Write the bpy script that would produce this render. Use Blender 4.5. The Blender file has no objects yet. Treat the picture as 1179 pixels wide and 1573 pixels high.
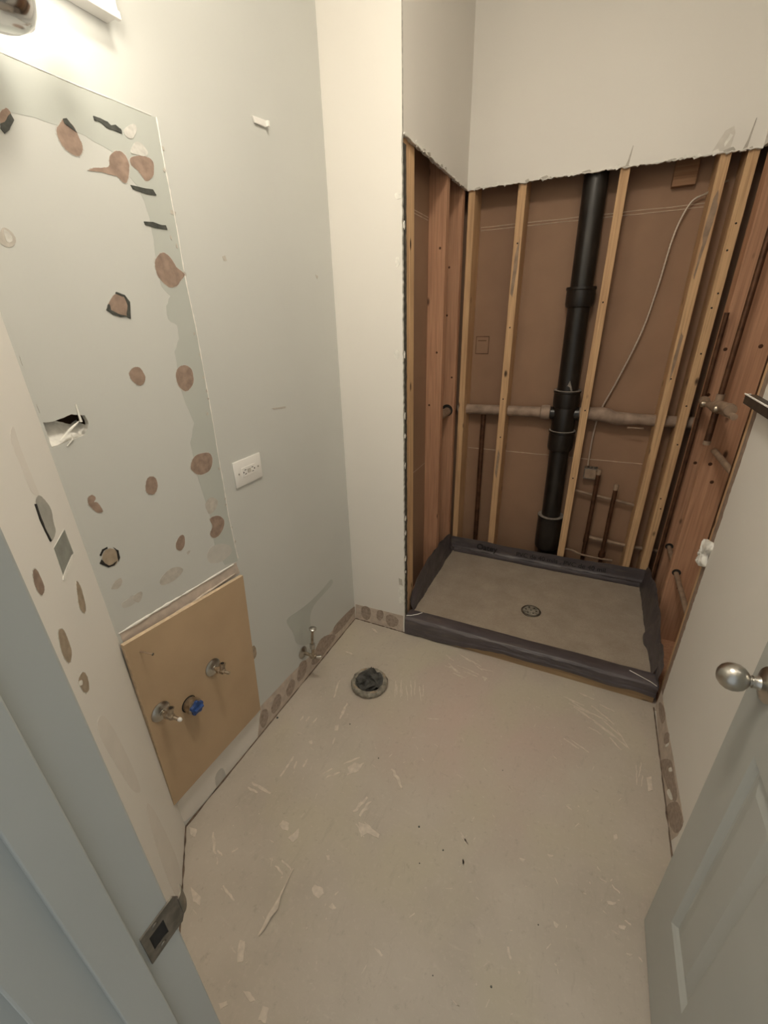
import bpy, bmesh, math, random
from mathutils import Vector, Matrix
from mathutils.geometry import tessellate_polygon
from mathutils import noise as mnoise

scene = bpy.context.scene
COL = scene.collection
random.seed(11)

# ------------------------------------------------------------------ camera
cam_d = bpy.data.cameras.new('camera')
cam_d.sensor_fit = 'VERTICAL'
cam_d.sensor_height = 24.0
cam_d.lens = 654.26 * 24.0 / 1573.0
cam_d.clip_start = 0.01
cam = bpy.data.objects.new('camera', cam_d)
COL.objects.link(cam)
cam.matrix_world = Matrix((
    (0.90504781, -0.15526552, 0.39595591, 1.05587),
    (0.42458933, 0.38400895, -0.81991526, -1.75661),
    (-0.02474604, 0.91018116, 0.41347054, 1.61321),
    (0, 0, 0, 1)))
scene.camera = cam

# ------------------------------------------------------------------ world, exposure
world = bpy.data.worlds.new('world')
scene.world = world
world.use_nodes = True
bg = world.node_tree.nodes['Background']
bg.inputs[0].default_value = (0.88, 0.93, 0.95, 1)
bg.inputs[1].default_value = 0.34
scene.view_settings.view_transform = 'Standard'
scene.view_settings.look = 'None'
scene.view_settings.gamma = 1.0
scene.view_settings.use_curve_mapping = False
scene.view_settings.exposure = 0.85
BULB_GLOW = 19.0          # radiance of the frosted bulbs
DOME_GLOW = 38.0           # radiance of the ceiling dome
BULB_COL = (1.0, 0.915, 0.785)

# ------------------------------------------------------------------ main dimensions (metres)
W = 0.3175      # width of the short return wall beside the shower
D = 0.8626      # depth of the shower recess
H = 2.203       # height at which the wallboard is cut
R = 1.530       # right wall
L = 1.2486      # left wall ends here (45 degree wall begins)
YF = -1.62      # door wall, room side
CEIL = 2.97
T = 0.0127      # wallboard thickness
S2 = 2 ** -0.5

# ------------------------------------------------------------------ materials
MATS = {}
def new_mat(name):
    m = bpy.data.materials.new(name)
    m.use_nodes = True
    nt = m.node_tree
    b = nt.nodes['Principled BSDF']
    MATS[name] = m
    return m, nt, b

def nd(nt, t, **kw):
    n = nt.nodes.new(t)
    for k, v in kw.items():
        setattr(n, k, v)
    return n

def coords(nt, scale=(1, 1, 1), rnd=False):
    tc = nd(nt, 'ShaderNodeTexCoord')
    mp = nd(nt, 'ShaderNodeMapping')
    mp.inputs['Scale'].default_value = scale
    nt.links.new(tc.outputs['Object'], mp.inputs['Vector'])
    if rnd:
        oi = nd(nt, 'ShaderNodeObjectInfo')
        mul = nd(nt, 'ShaderNodeMath', operation='MULTIPLY')
        mul.inputs[1].default_value = 37.0
        nt.links.new(oi.outputs['Random'], mul.inputs[0])
        cmb = nd(nt, 'ShaderNodeCombineXYZ')
        for i in range(3):
            nt.links.new(mul.outputs[0], cmb.inputs[i])
        nt.links.new(cmb.outputs[0], mp.inputs['Location'])
    return mp.outputs['Vector']

def noise(nt, vec, scale, detail=3.0, rough=0.5, dist=0.0):
    n = nd(nt, 'ShaderNodeTexNoise')
    n.inputs['Scale'].default_value = scale
    n.inputs['Detail'].default_value = detail
    n.inputs['Roughness'].default_value = rough
    n.inputs['Distortion'].default_value = dist
    nt.links.new(vec, n.inputs['Vector'])
    return n.outputs['Fac']

def ramp(nt, fac, stops):
    r = nd(nt, 'ShaderNodeValToRGB')
    els = r.color_ramp.elements
    while len(els) < len(stops):
        els.new(0.5)
    for e, (p, c) in zip(els, stops):
        e.position = p
        e.color = (c[0], c[1], c[2], 1) if not isinstance(c, (int, float)) else (c, c, c, 1)
    nt.links.new(fac, r.inputs['Fac'])
    return r.outputs['Color']

def mix(nt, fac, a, b, mode='MIX'):
    m = nd(nt, 'ShaderNodeMix', data_type='RGBA', blend_type=mode)
    for sock, v in ((m.inputs[0], fac), (m.inputs[6], a), (m.inputs[7], b)):
        if isinstance(v, bpy.types.NodeSocket):
            nt.links.new(v, sock)
        elif isinstance(v, (int, float)):
            sock.default_value = v
        else:
            sock.default_value = (v[0], v[1], v[2], 1)
    return m.outputs[2]

def bump(nt, b, height, strength=0.2, dist=0.002):
    n = nd(nt, 'ShaderNodeBump')
    n.inputs['Strength'].default_value = strength
    n.inputs['Distance'].default_value = dist
    nt.links.new(height, n.inputs['Height'])
    nt.links.new(n.outputs['Normal'], b.inputs['Normal'])

def simple(name, col, rough=0.6, metal=0.0, var=0.10, vs=8.0, bs=0.0, bscale=120.0, bdist=0.001):
    m, nt, b = new_mat(name)
    v = coords(nt)
    f = noise(nt, v, vs, 4.0)
    dk = tuple(c * (1 - var) for c in col)
    lt = tuple(min(1, c * (1 + var)) for c in col)
    nt.links.new(ramp(nt, f, [(0.3, dk), (0.7, lt)]), b.inputs['Base Color'])
    b.inputs['Roughness'].default_value = rough
    b.inputs['Metallic'].default_value = metal
    if bs:
        bump(nt, b, noise(nt, v, bscale, 4.0), bs, bdist)
    return m

def wood_mat(name, light, mid, dark, along=2):
    m, nt, b = new_mat(name)
    sc = [28.0, 28.0, 28.0]
    sc[along] = 1.6
    v = coords(nt, tuple(sc), rnd=True)
    g = noise(nt, v, 1.0, 6.0, 0.6, 0.8)
    c = ramp(nt, g, [(0.25, mid), (0.5, light), (0.75, mid)])
    sc2 = [150.0, 150.0, 150.0]
    sc2[along] = 4.0
    g2 = noise(nt, coords(nt, tuple(sc2), rnd=True), 1.0, 3.0)
    c = mix(nt, ramp(nt, g2, [(0.42, 0.0), (0.75, 0.65)]), c, dark)
    sck = [9.0, 9.0, 9.0]
    sck[along] = 4.0
    vo = nd(nt, 'ShaderNodeTexVoronoi')
    vo.inputs['Scale'].default_value = 1.3
    nt.links.new(coords(nt, tuple(sck), rnd=True), vo.inputs['Vector'])
    kn = ramp(nt, vo.outputs['Distance'], [(0.06, 1.0), (0.13, 0.0)])
    c = mix(nt, kn, c, tuple(x * 0.25 for x in dark))
    big = noise(nt, coords(nt, (3, 3, 1.2), rnd=True), 1.0, 3.0)
    c = mix(nt, ramp(nt, big, [(0.5, 0.0), (0.7, 0.35)]), c, dark)
    nt.links.new(c, b.inputs['Base Color'])
    b.inputs['Roughness'].default_value = 0.75
    bump(nt, b, g2, 0.25, 0.0015)
    return m

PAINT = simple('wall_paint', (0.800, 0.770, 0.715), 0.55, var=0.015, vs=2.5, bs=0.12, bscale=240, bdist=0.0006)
PAINT_L = simple('wall_paint_shaded', (0.585, 0.590, 0.556), 0.50, var=0.02, vs=2.5, bs=0.12, bscale=240, bdist=0.0006)  # wall paint darkened; the grey of grazing light is put into the colour
CEILM = simple('ceiling_paint', (0.85, 0.84, 0.80), 0.8, var=0.02)
GYP = simple('gypsum_edge', (0.62, 0.60, 0.55), 0.9, var=0.25, vs=60, bs=0.5, bscale=180)
GYPD = simple('dark_edge', (0.075, 0.068, 0.055), 0.9, var=0.5, vs=50, bs=0.6, bscale=120, bdist=0.003)
PAPER = simple('brown_paper', (0.310, 0.188, 0.118), 0.75, var=0.07, vs=5, bs=0.05, bscale=60)
TEAR = simple('torn_paper', (0.30, 0.215, 0.165), 0.85, var=0.24, vs=45, bs=0.5, bscale=160)
TAN = simple('tan_paper', (0.36, 0.285, 0.205), 0.85, var=0.16, vs=60, bs=0.3, bscale=200)
GREYP = simple('grey_scuff', (0.50, 0.465, 0.41), 0.8, var=0.15, vs=50)
FAINT = simple('faint_scuff', (0.54, 0.52, 0.475), 0.7, var=0.06, vs=30)
WHITEP = simple('white_plaster', (0.82, 0.80, 0.74), 0.8, var=0.12, vs=60, bs=0.5, bscale=150)
GLUE = simple('black_adhesive', (0.055, 0.058, 0.05), 0.6, var=0.4, vs=80, bs=0.6, bscale=200)
DARK = simple('dark_gap', (0.02, 0.017, 0.014), 0.9, var=0.3, vs=50)
BAND = simple('old_green_paint', (0.48, 0.50, 0.46), 0.5, var=0.03, vs=6)
STRIPM = simple('bare_wallboard', (0.56, 0.475, 0.40), 0.85, var=0.14, vs=35, bs=0.3, bscale=120)
SPOT = simple('glue_spot', (0.36, 0.285, 0.23), 0.8, var=0.25, vs=70, bs=0.4, bscale=150)
DGREY = simple('grey_patch', (0.38, 0.37, 0.325), 0.7, var=0.12, vs=30)
DGREEN = simple('green_board', (0.27, 0.275, 0.245), 0.7, var=0.15, vs=40)
STAIN = simple('dusty_stain', (0.755, 0.715, 0.655), 0.6, var=0.04, vs=12)
PTEAR = simple('skinned_paint', (0.70, 0.665, 0.60), 0.7, var=0.06, vs=40)
GAP = simple('dirty_joint', (0.16, 0.115, 0.085), 0.9, var=0.5, vs=40, bs=0.5, bscale=150)
PALE = simple('pale_plaster', (0.575, 0.56, 0.515), 0.8, var=0.16, vs=70, bs=0.5, bscale=150)
JOINT = simple('joint_paper', (0.52, 0.39, 0.29), 0.8, var=0.15, vs=40)
MORTAR_W = simple('mortar_smear', (0.62, 0.545, 0.46), 0.9, var=0.12, vs=60, bs=0.3, bscale=200)
MDF = simple('tan_board', (0.48, 0.345, 0.215), 0.62, var=0.06, vs=6, bs=0.05, bscale=200)
MDFE = simple('board_edge', (0.62, 0.48, 0.33), 0.8, var=0.15, vs=60)
DOORP = simple('door_paint', (0.43, 0.44, 0.41), 0.42, var=0.03, vs=4)
CHROME = simple('chrome', (0.62, 0.62, 0.62), 0.16, 1.0, var=0.05)
NICKEL = simple('satin_nickel', (0.50, 0.48, 0.44), 0.28, 1.0, var=0.06, vs=20)
STEEL = simple('worn_steel', (0.22, 0.20, 0.17), 0.45, 0.9, var=0.3, vs=60)
BRASSV = simple('valve_metal', (0.42, 0.35, 0.27), 0.35, 0.9, var=0.3, vs=80)
COPPER = simple('aged_copper', (0.115, 0.055, 0.030), 0.5, 0.6, var=0.35, vs=25)
COPPERL = simple('dusty_pipe', (0.33, 0.235, 0.165), 0.65, 0.25, var=0.25, vs=25, bs=0.2, bscale=60)
GALV = simple('dusty_vent', (0.34, 0.25, 0.19), 0.7, 0.15, var=0.28, vs=18, bs=0.35, bscale=40, bdist=0.003)
BLACKP = simple('black_drain_pipe', (0.016, 0.013, 0.011), 0.32, var=0.35, vs=12, bs=0.12, bscale=25)
HUBRIM = simple('hub_rim', (0.25, 0.22, 0.19), 0.7, var=0.3, vs=60)
BLUE = simple('blue_plastic', (0.03, 0.075, 0.24), 0.4, var=0.25, vs=60)
PLASTICW = simple('white_plastic', (0.80, 0.78, 0.74), 0.30, var=0.02)
BOXM = simple('box_metal', (0.22, 0.19, 0.16), 0.6, 0.5, var=0.25, vs=40)
RAGM = simple('dark_rag', (0.066, 0.064, 0.058), 0.6, var=0.6, vs=30, bs=0.4, bscale=50, bdist=0.003)
FLANGEM = simple('flange_metal', (0.30, 0.275, 0.225), 0.75, 0.3, var=0.45, vs=45, bs=0.5, bscale=70, bdist=0.003)
BARM = simple('dark_bar', (0.06, 0.045, 0.033), 0.5, 0.3, var=0.3, vs=30)
INK = simple('ink', (0.012, 0.010, 0.012), 0.6, var=0.1)
STUD = wood_mat('stud_wood', (0.70, 0.465, 0.255), (0.60, 0.375, 0.20), (0.35, 0.185, 0.095))
STUDR = wood_mat('red_stud_wood', (0.56, 0.315, 0.19), (0.48, 0.255, 0.15), (0.30, 0.145, 0.08))
CURBW = wood_mat('curb_wood', (0.42, 0.29, 0.16), (0.36, 0.24, 0.13), (0.24, 0.15, 0.085), along=0)
BLOCKW = wood_mat('block_wood', (0.30, 0.165, 0.085), (0.26, 0.135, 0.07), (0.18, 0.085, 0.042), along=0)

def floor_mat():
    m, nt, b = new_mat('screed_floor')
    v = coords(nt)
    base = ramp(nt, noise(nt, v, 3.0, 5.0, 0.55), [(0.25, (0.420, 0.370, 0.305)), (0.75, (0.540, 0.480, 0.405))])
    geo = nd(nt, 'ShaderNodeVectorMath', operation='DISTANCE')
    nt.links.new(v, geo.inputs[0])
    geo.inputs[1].default_value = (0.80, -0.42, 0.0)
    add = nd(nt, 'ShaderNodeMath', operation='MULTIPLY_ADD')
    nt.links.new(noise(nt, v, 3.0, 4.0, 0.6), add.inputs[0])
    add.inputs[1].default_value = 0.9
    nt.links.new(geo.outputs['Value'], add.inputs[2])
    pink = ramp(nt, add.outputs[0], [(0.45, 0.85), (1.0, 0.0)])
    c = mix(nt, pink, base, (0.560, 0.440, 0.375))
    yel = ramp(nt, noise(nt, coords(nt, (1.1, 0.9, 1)), 2.7, 2.0), [(0.50, 0.0), (0.66, 0.6)])
    c = mix(nt, yel, c, (0.505, 0.455, 0.345))
    fine = ramp(nt, noise(nt, v, 70.0, 6.0, 0.75), [(0.54, 0.0), (0.72, 0.40)])
    c = mix(nt, fine, c, (0.62, 0.55, 0.475))
    sm = ramp(nt, noise(nt, coords(nt, (3.0, 9.0, 1.0)), 3.5, 6.0, 0.7, 0.6), [(0.60, 0.0), (0.72, 0.38)])
    c = mix(nt, sm, c, (0.60, 0.535, 0.46))
    sm2 = ramp(nt, noise(nt, coords(nt, (10.0, 3.0, 1.0)), 3.0, 6.0, 0.7, 0.6), [(0.30, 0.32), (0.42, 0.0)])
    c = mix(nt, sm2, c, (0.34, 0.295, 0.24))
    drk = ramp(nt, noise(nt, v, 35.0, 6.0, 0.75), [(0.28, 0.45), (0.42, 0.0)])
    c = mix(nt, drk, c, (0.27, 0.225, 0.18))
    nt.links.new(c, b.inputs['Base Color'])
    b.inputs['Roughness'].default_value = 0.75
    bump(nt, b, noise(nt, v, 25.0, 6.0, 0.65), 0.25, 0.003)
    return m
FLOORM = floor_mat()

def bed_mat():
    m, nt, b = new_mat('mortar_bed')
    v = coords(nt)
    c = ramp(nt, noise(nt, v, 9.0, 6.0, 0.65), [(0.25, (0.330, 0.275, 0.215)), (0.75, (0.45, 0.385, 0.310))])
    f = ramp(nt, noise(nt, v, 140.0, 3.0, 0.7), [(0.35, 0.35), (0.6, 0.0)])
    c = mix(nt, f, c, (0.27, 0.22, 0.17))
    nt.links.new(c, b.inputs['Base Color'])
    b.inputs['Roughness'].default_value = 0.9
    bump(nt, b, noise(nt, v, 120.0, 4.0, 0.7), 0.35, 0.002)
    return m
BEDM = bed_mat()

def liner_mat():
    m, nt, b = new_mat('grey_pvc_liner')
    v = coords(nt)
    c = ramp(nt, noise(nt, v, 6.0, 4.0), [(0.3, (0.070, 0.058, 0.062)), (0.7, (0.105, 0.089, 0.094))])
    dust = ramp(nt, noise(nt, coords(nt, (3, 14, 14)), 2.5, 6.0, 0.65), [(0.52, 0.0), (0.78, 0.55)])
    c = mix(nt, dust, c, (0.20, 0.165, 0.135))
    nt.links.new(c, b.inputs['Base Color'])
    b.inputs['Roughness'].default_value = 0.42
    bump(nt, b, noise(nt, v, 14.0, 4.0, 0.6), 0.25, 0.006)
    return m
LINER = liner_mat()

def conduit_mat():
    m, nt, b = new_mat('ribbed_conduit')
    b.inputs['Base Color'].default_value = (0.60, 0.52, 0.43, 1)
    b.inputs['Metallic'].default_value = 0.5
    b.inputs['Roughness'].default_value = 0.45
    return m
CONDM = conduit_mat()

def bulb_mat(name, glow):
    m, nt, b = new_mat(name)
    b.inputs['Base Color'].default_value = (0.9, 0.86, 0.78, 1)
    b.inputs['Emission Color'].default_value = (*BULB_COL, 1)
    b.inputs['Emission Strength'].default_value = glow
    return m
BULBM = bulb_mat('lit_frosted_glass', BULB_GLOW)
DOMEM = bulb_mat('lit_dome_glass', DOME_GLOW)

# ------------------------------------------------------------------ mesh helpers
class MB:
    def __init__(self):
        self.v = []; self.f = []; self.mi = []
    def add(self, vs, fs, mi=0):
        o = len(self.v)
        self.v += [tuple(p) for p in vs]
        self.f += [tuple(i + o for i in f) for f in fs]
        self.mi += [mi] * len(fs)
        return self
    def box(self, x0, x1, y0, y1, z0, z1, mi=0):
        vs = [(x, y, z) for x in (x0, x1) for y in (y0, y1) for z in (z0, z1)]
        return self.add(vs, [(0, 1, 3, 2), (4, 6, 7, 5), (0, 4, 5, 1), (2, 3, 7, 6), (0, 2, 6, 4), (1, 5, 7, 3)], mi)
    def poly(self, loops, fn, t0, t1, mi=0, mie=None):
        """2-D polygon (outer loop + holes) extruded from t0 to t1; fn(u, v, t) -> point"""
        mie = mi if mie is None else mie
        flat = [p for lp in loops for p in lp]
        tris = tessellate_polygon([[Vector((p[0], p[1], 0)) for p in lp] for lp in loops])
        n = len(flat)
        vs = [fn(p[0], p[1], t0) for p in flat] + [fn(p[0], p[1], t1) for p in flat]
        o = len(self.v)
        self.add(vs, [tuple(t) for t in tris], mi)
        self.f += [tuple(i + n + o for i in reversed(t)) for t in tris]
        self.mi += [mi] * len(tris)
        k = 0
        for lp in loops:
            m = len(lp)
            for i in range(m):
                j = (i + 1) % m
                self.f.append((o + k + i, o + k + j, o + k + j + n, o + k + i + n))
                self.mi.append(mie)
            k += m
        return self
    def tube(self, pts, r, seg=12, mi=0, caps=True):
        pts = [Vector(p) for p in pts]
        n = len(pts)
        rs = r if isinstance(r, (list, tuple)) else [r] * n
        rings = []
        up = None
        for i, p in enumerate(pts):
            t = (pts[min(i + 1, n - 1)] - pts[max(i - 1, 0)]).normalized()
            if up is None:
                a = Vector((0, 0, 1)) if abs(t.z) < 0.9 else Vector((1, 0, 0))
                up = (a - t * a.dot(t)).normalized()
            else:
                up = (up - t * up.dot(t)).normalized()
            sd = t.cross(up)
            rings.append([p + (up * math.cos(2 * math.pi * k / seg) + sd * math.sin(2 * math.pi * k / seg)) * rs[i] for k in range(seg)])
        vs = [q for rg in rings for q in rg]
        fs = []
        for i in range(n - 1):
            for k in range(seg):
                k2 = (k + 1) % seg
                fs.append((i * seg + k, i * seg + k2, (i + 1) * seg + k2, (i + 1) * seg + k))
        if caps:
            fs.append(tuple(reversed(range(seg))))
            fs.append(tuple(range((n - 1) * seg, n * seg)))
        return self.add(vs, fs, mi)
    def lathe(self, prof, origin, axis, seg=24, mi=0):
        """profile [(r, h)] turned about axis through origin"""
        ax = Vector(axis).normalized()
        a = Vector((0, 0, 1)) if abs(ax.z) < 0.9 else Vector((1, 0, 0))
        u = (a - ax * a.dot(ax)).normalized(); w = ax.cross(u)
        o = Vector(origin)
        vs = []
        for r, h in prof:
            for k in range(seg):
                t = 2 * math.pi * k / seg
                vs.append(o + ax * h + (u * math.cos(t) + w * math.sin(t)) * max(r, 1e-5))
        fs = []
        for i in range(len(prof) - 1):
            for k in range(seg):
                k2 = (k + 1) % seg
                fs.append((i * seg + k, i * seg + k2, (i + 1) * seg + k2, (i + 1) * seg + k))
        fs.append(tuple(reversed(range(seg))))
        fs.append(tuple(range((len(prof) - 1) * seg, len(prof) * seg)))
        return self.add(vs, fs, mi)
    def grid(self, fn, nu, nv, mi=0):
        vs = [fn(i / nu, j / nv) for i in range(nu + 1) for j in range(nv + 1)]
        fs = [(i * (nv + 1) + j, (i + 1) * (nv + 1) + j, (i + 1) * (nv + 1) + j + 1, i * (nv + 1) + j + 1) for i in range(nu) for j in range(nv)]
        return self.add(vs, fs, mi)
    def sheet(self, fn, nu, nv, thick, mi=0):
        """a grid with thickness: fn(u, v) -> Vector; offset along its normal"""
        P = [[Vector(fn(i / nu, j / nv)) for j in range(nv + 1)] for i in range(nu + 1)]
        Q = []
        for i in range(nu + 1):
            row = []
            for j in range(nv + 1):
                du = P[min(i + 1, nu)][j] - P[max(i - 1, 0)][j]
                dv = P[i][min(j + 1, nv)] - P[i][max(j - 1, 0)]
                n = du.cross(dv)
                n = n.normalized() if n.length > 1e-9 else Vector((0, 0, 1))
                row.append(P[i][j] + n * thick)
            Q.append(row)
        m = nv + 1
        vs = [p for r in P for p in r] + [p for r in Q for p in r]
        N = (nu + 1) * m
        fs = []
        for i in range(nu):
            for j in range(nv):
                a, b, c, d = i * m + j, (i + 1) * m + j, (i + 1) * m + j + 1, i * m + j + 1
                fs += [(d, c, b, a), (a + N, b + N, c + N, d + N)]
        for i in range(nu):
            for j in (0, nv):
                a, b = i * m + j, (i + 1) * m + j
                fs.append((a, b, b + N, a + N) if j == 0 else (b, a, a + N, b + N))
        for j in range(nv):
            for i in (0, nu):
                a, b = i * m + j, i * m + j + 1
                fs.append((b, a, a + N, b + N) if i == 0 else (a, b, b + N, a + N))
        return self.add(vs, fs, mi)
    def build(self, name, mats, parent=None, smooth=None, bevel=None):
        me = bpy.data.meshes.new(name)
        me.from_pydata(self.v, [], self.f)
        if not isinstance(mats, (list, tuple)):
            mats = [mats]
        for m in mats:
            me.materials.append(m)
        if len(mats) > 1:
            me.polygons.foreach_set('material_index', self.mi)
        bm = bmesh.new(); bm.from_mesh(me)
        bmesh.ops.recalc_face_normals(bm, faces=bm.faces)
        if bevel:
            es = [e for e in bm.edges if len(e.link_faces) == 2 and e.calc_face_angle(0) > 0.6]
            bmesh.ops.bevel(bm, geom=es, offset=bevel, segments=2, affect='EDGES', profile=0.5)
        bm.to_mesh(me); bm.free()
        if smooth:
            for p in me.polygons:
                p.use_smooth = True
            me.set_sharp_from_angle(angle=math.radians(smooth))
        o = bpy.data.objects.new(name, me)
        COL.objects.link(o)
        if parent:
            o.parent = parent
        return o

def tag(o, label, cat, group=None):
    o['label'] = label
    o['category'] = cat
    if group:
        o['group'] = group
    return o
def struct(o, label=None):
    o['kind'] = 'structure'
    if label:
        o['label'] = label
    return o
def stuff(o):
    o['kind'] = 'stuff'
    return o
def thing(name, label, cat, loc=(0, 0, 0), group=None):
    o = bpy.data.objects.new(name, None)
    COL.objects.link(o)
    o.empty_display_size = 0.05
    o.location = loc
    return tag(o, label, cat, group)
def own(root):
    """children were modelled in room coordinates: keep them there under a placed root"""
    m = Matrix.Translation(root.location).inverted()
    for c in root.children:
        c.matrix_parent_inverse = m
def jag(u, amp, scale=1.0, seed=0.0):
    return amp * (mnoise.noise(Vector((u * 60 * scale, seed, 0))) + 0.6 * mnoise.noise(Vector((u * 210 * scale, seed + 5, 0))))
def nz(x, y, z):
    return mnoise.noise(Vector((x, y, z)))

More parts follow.
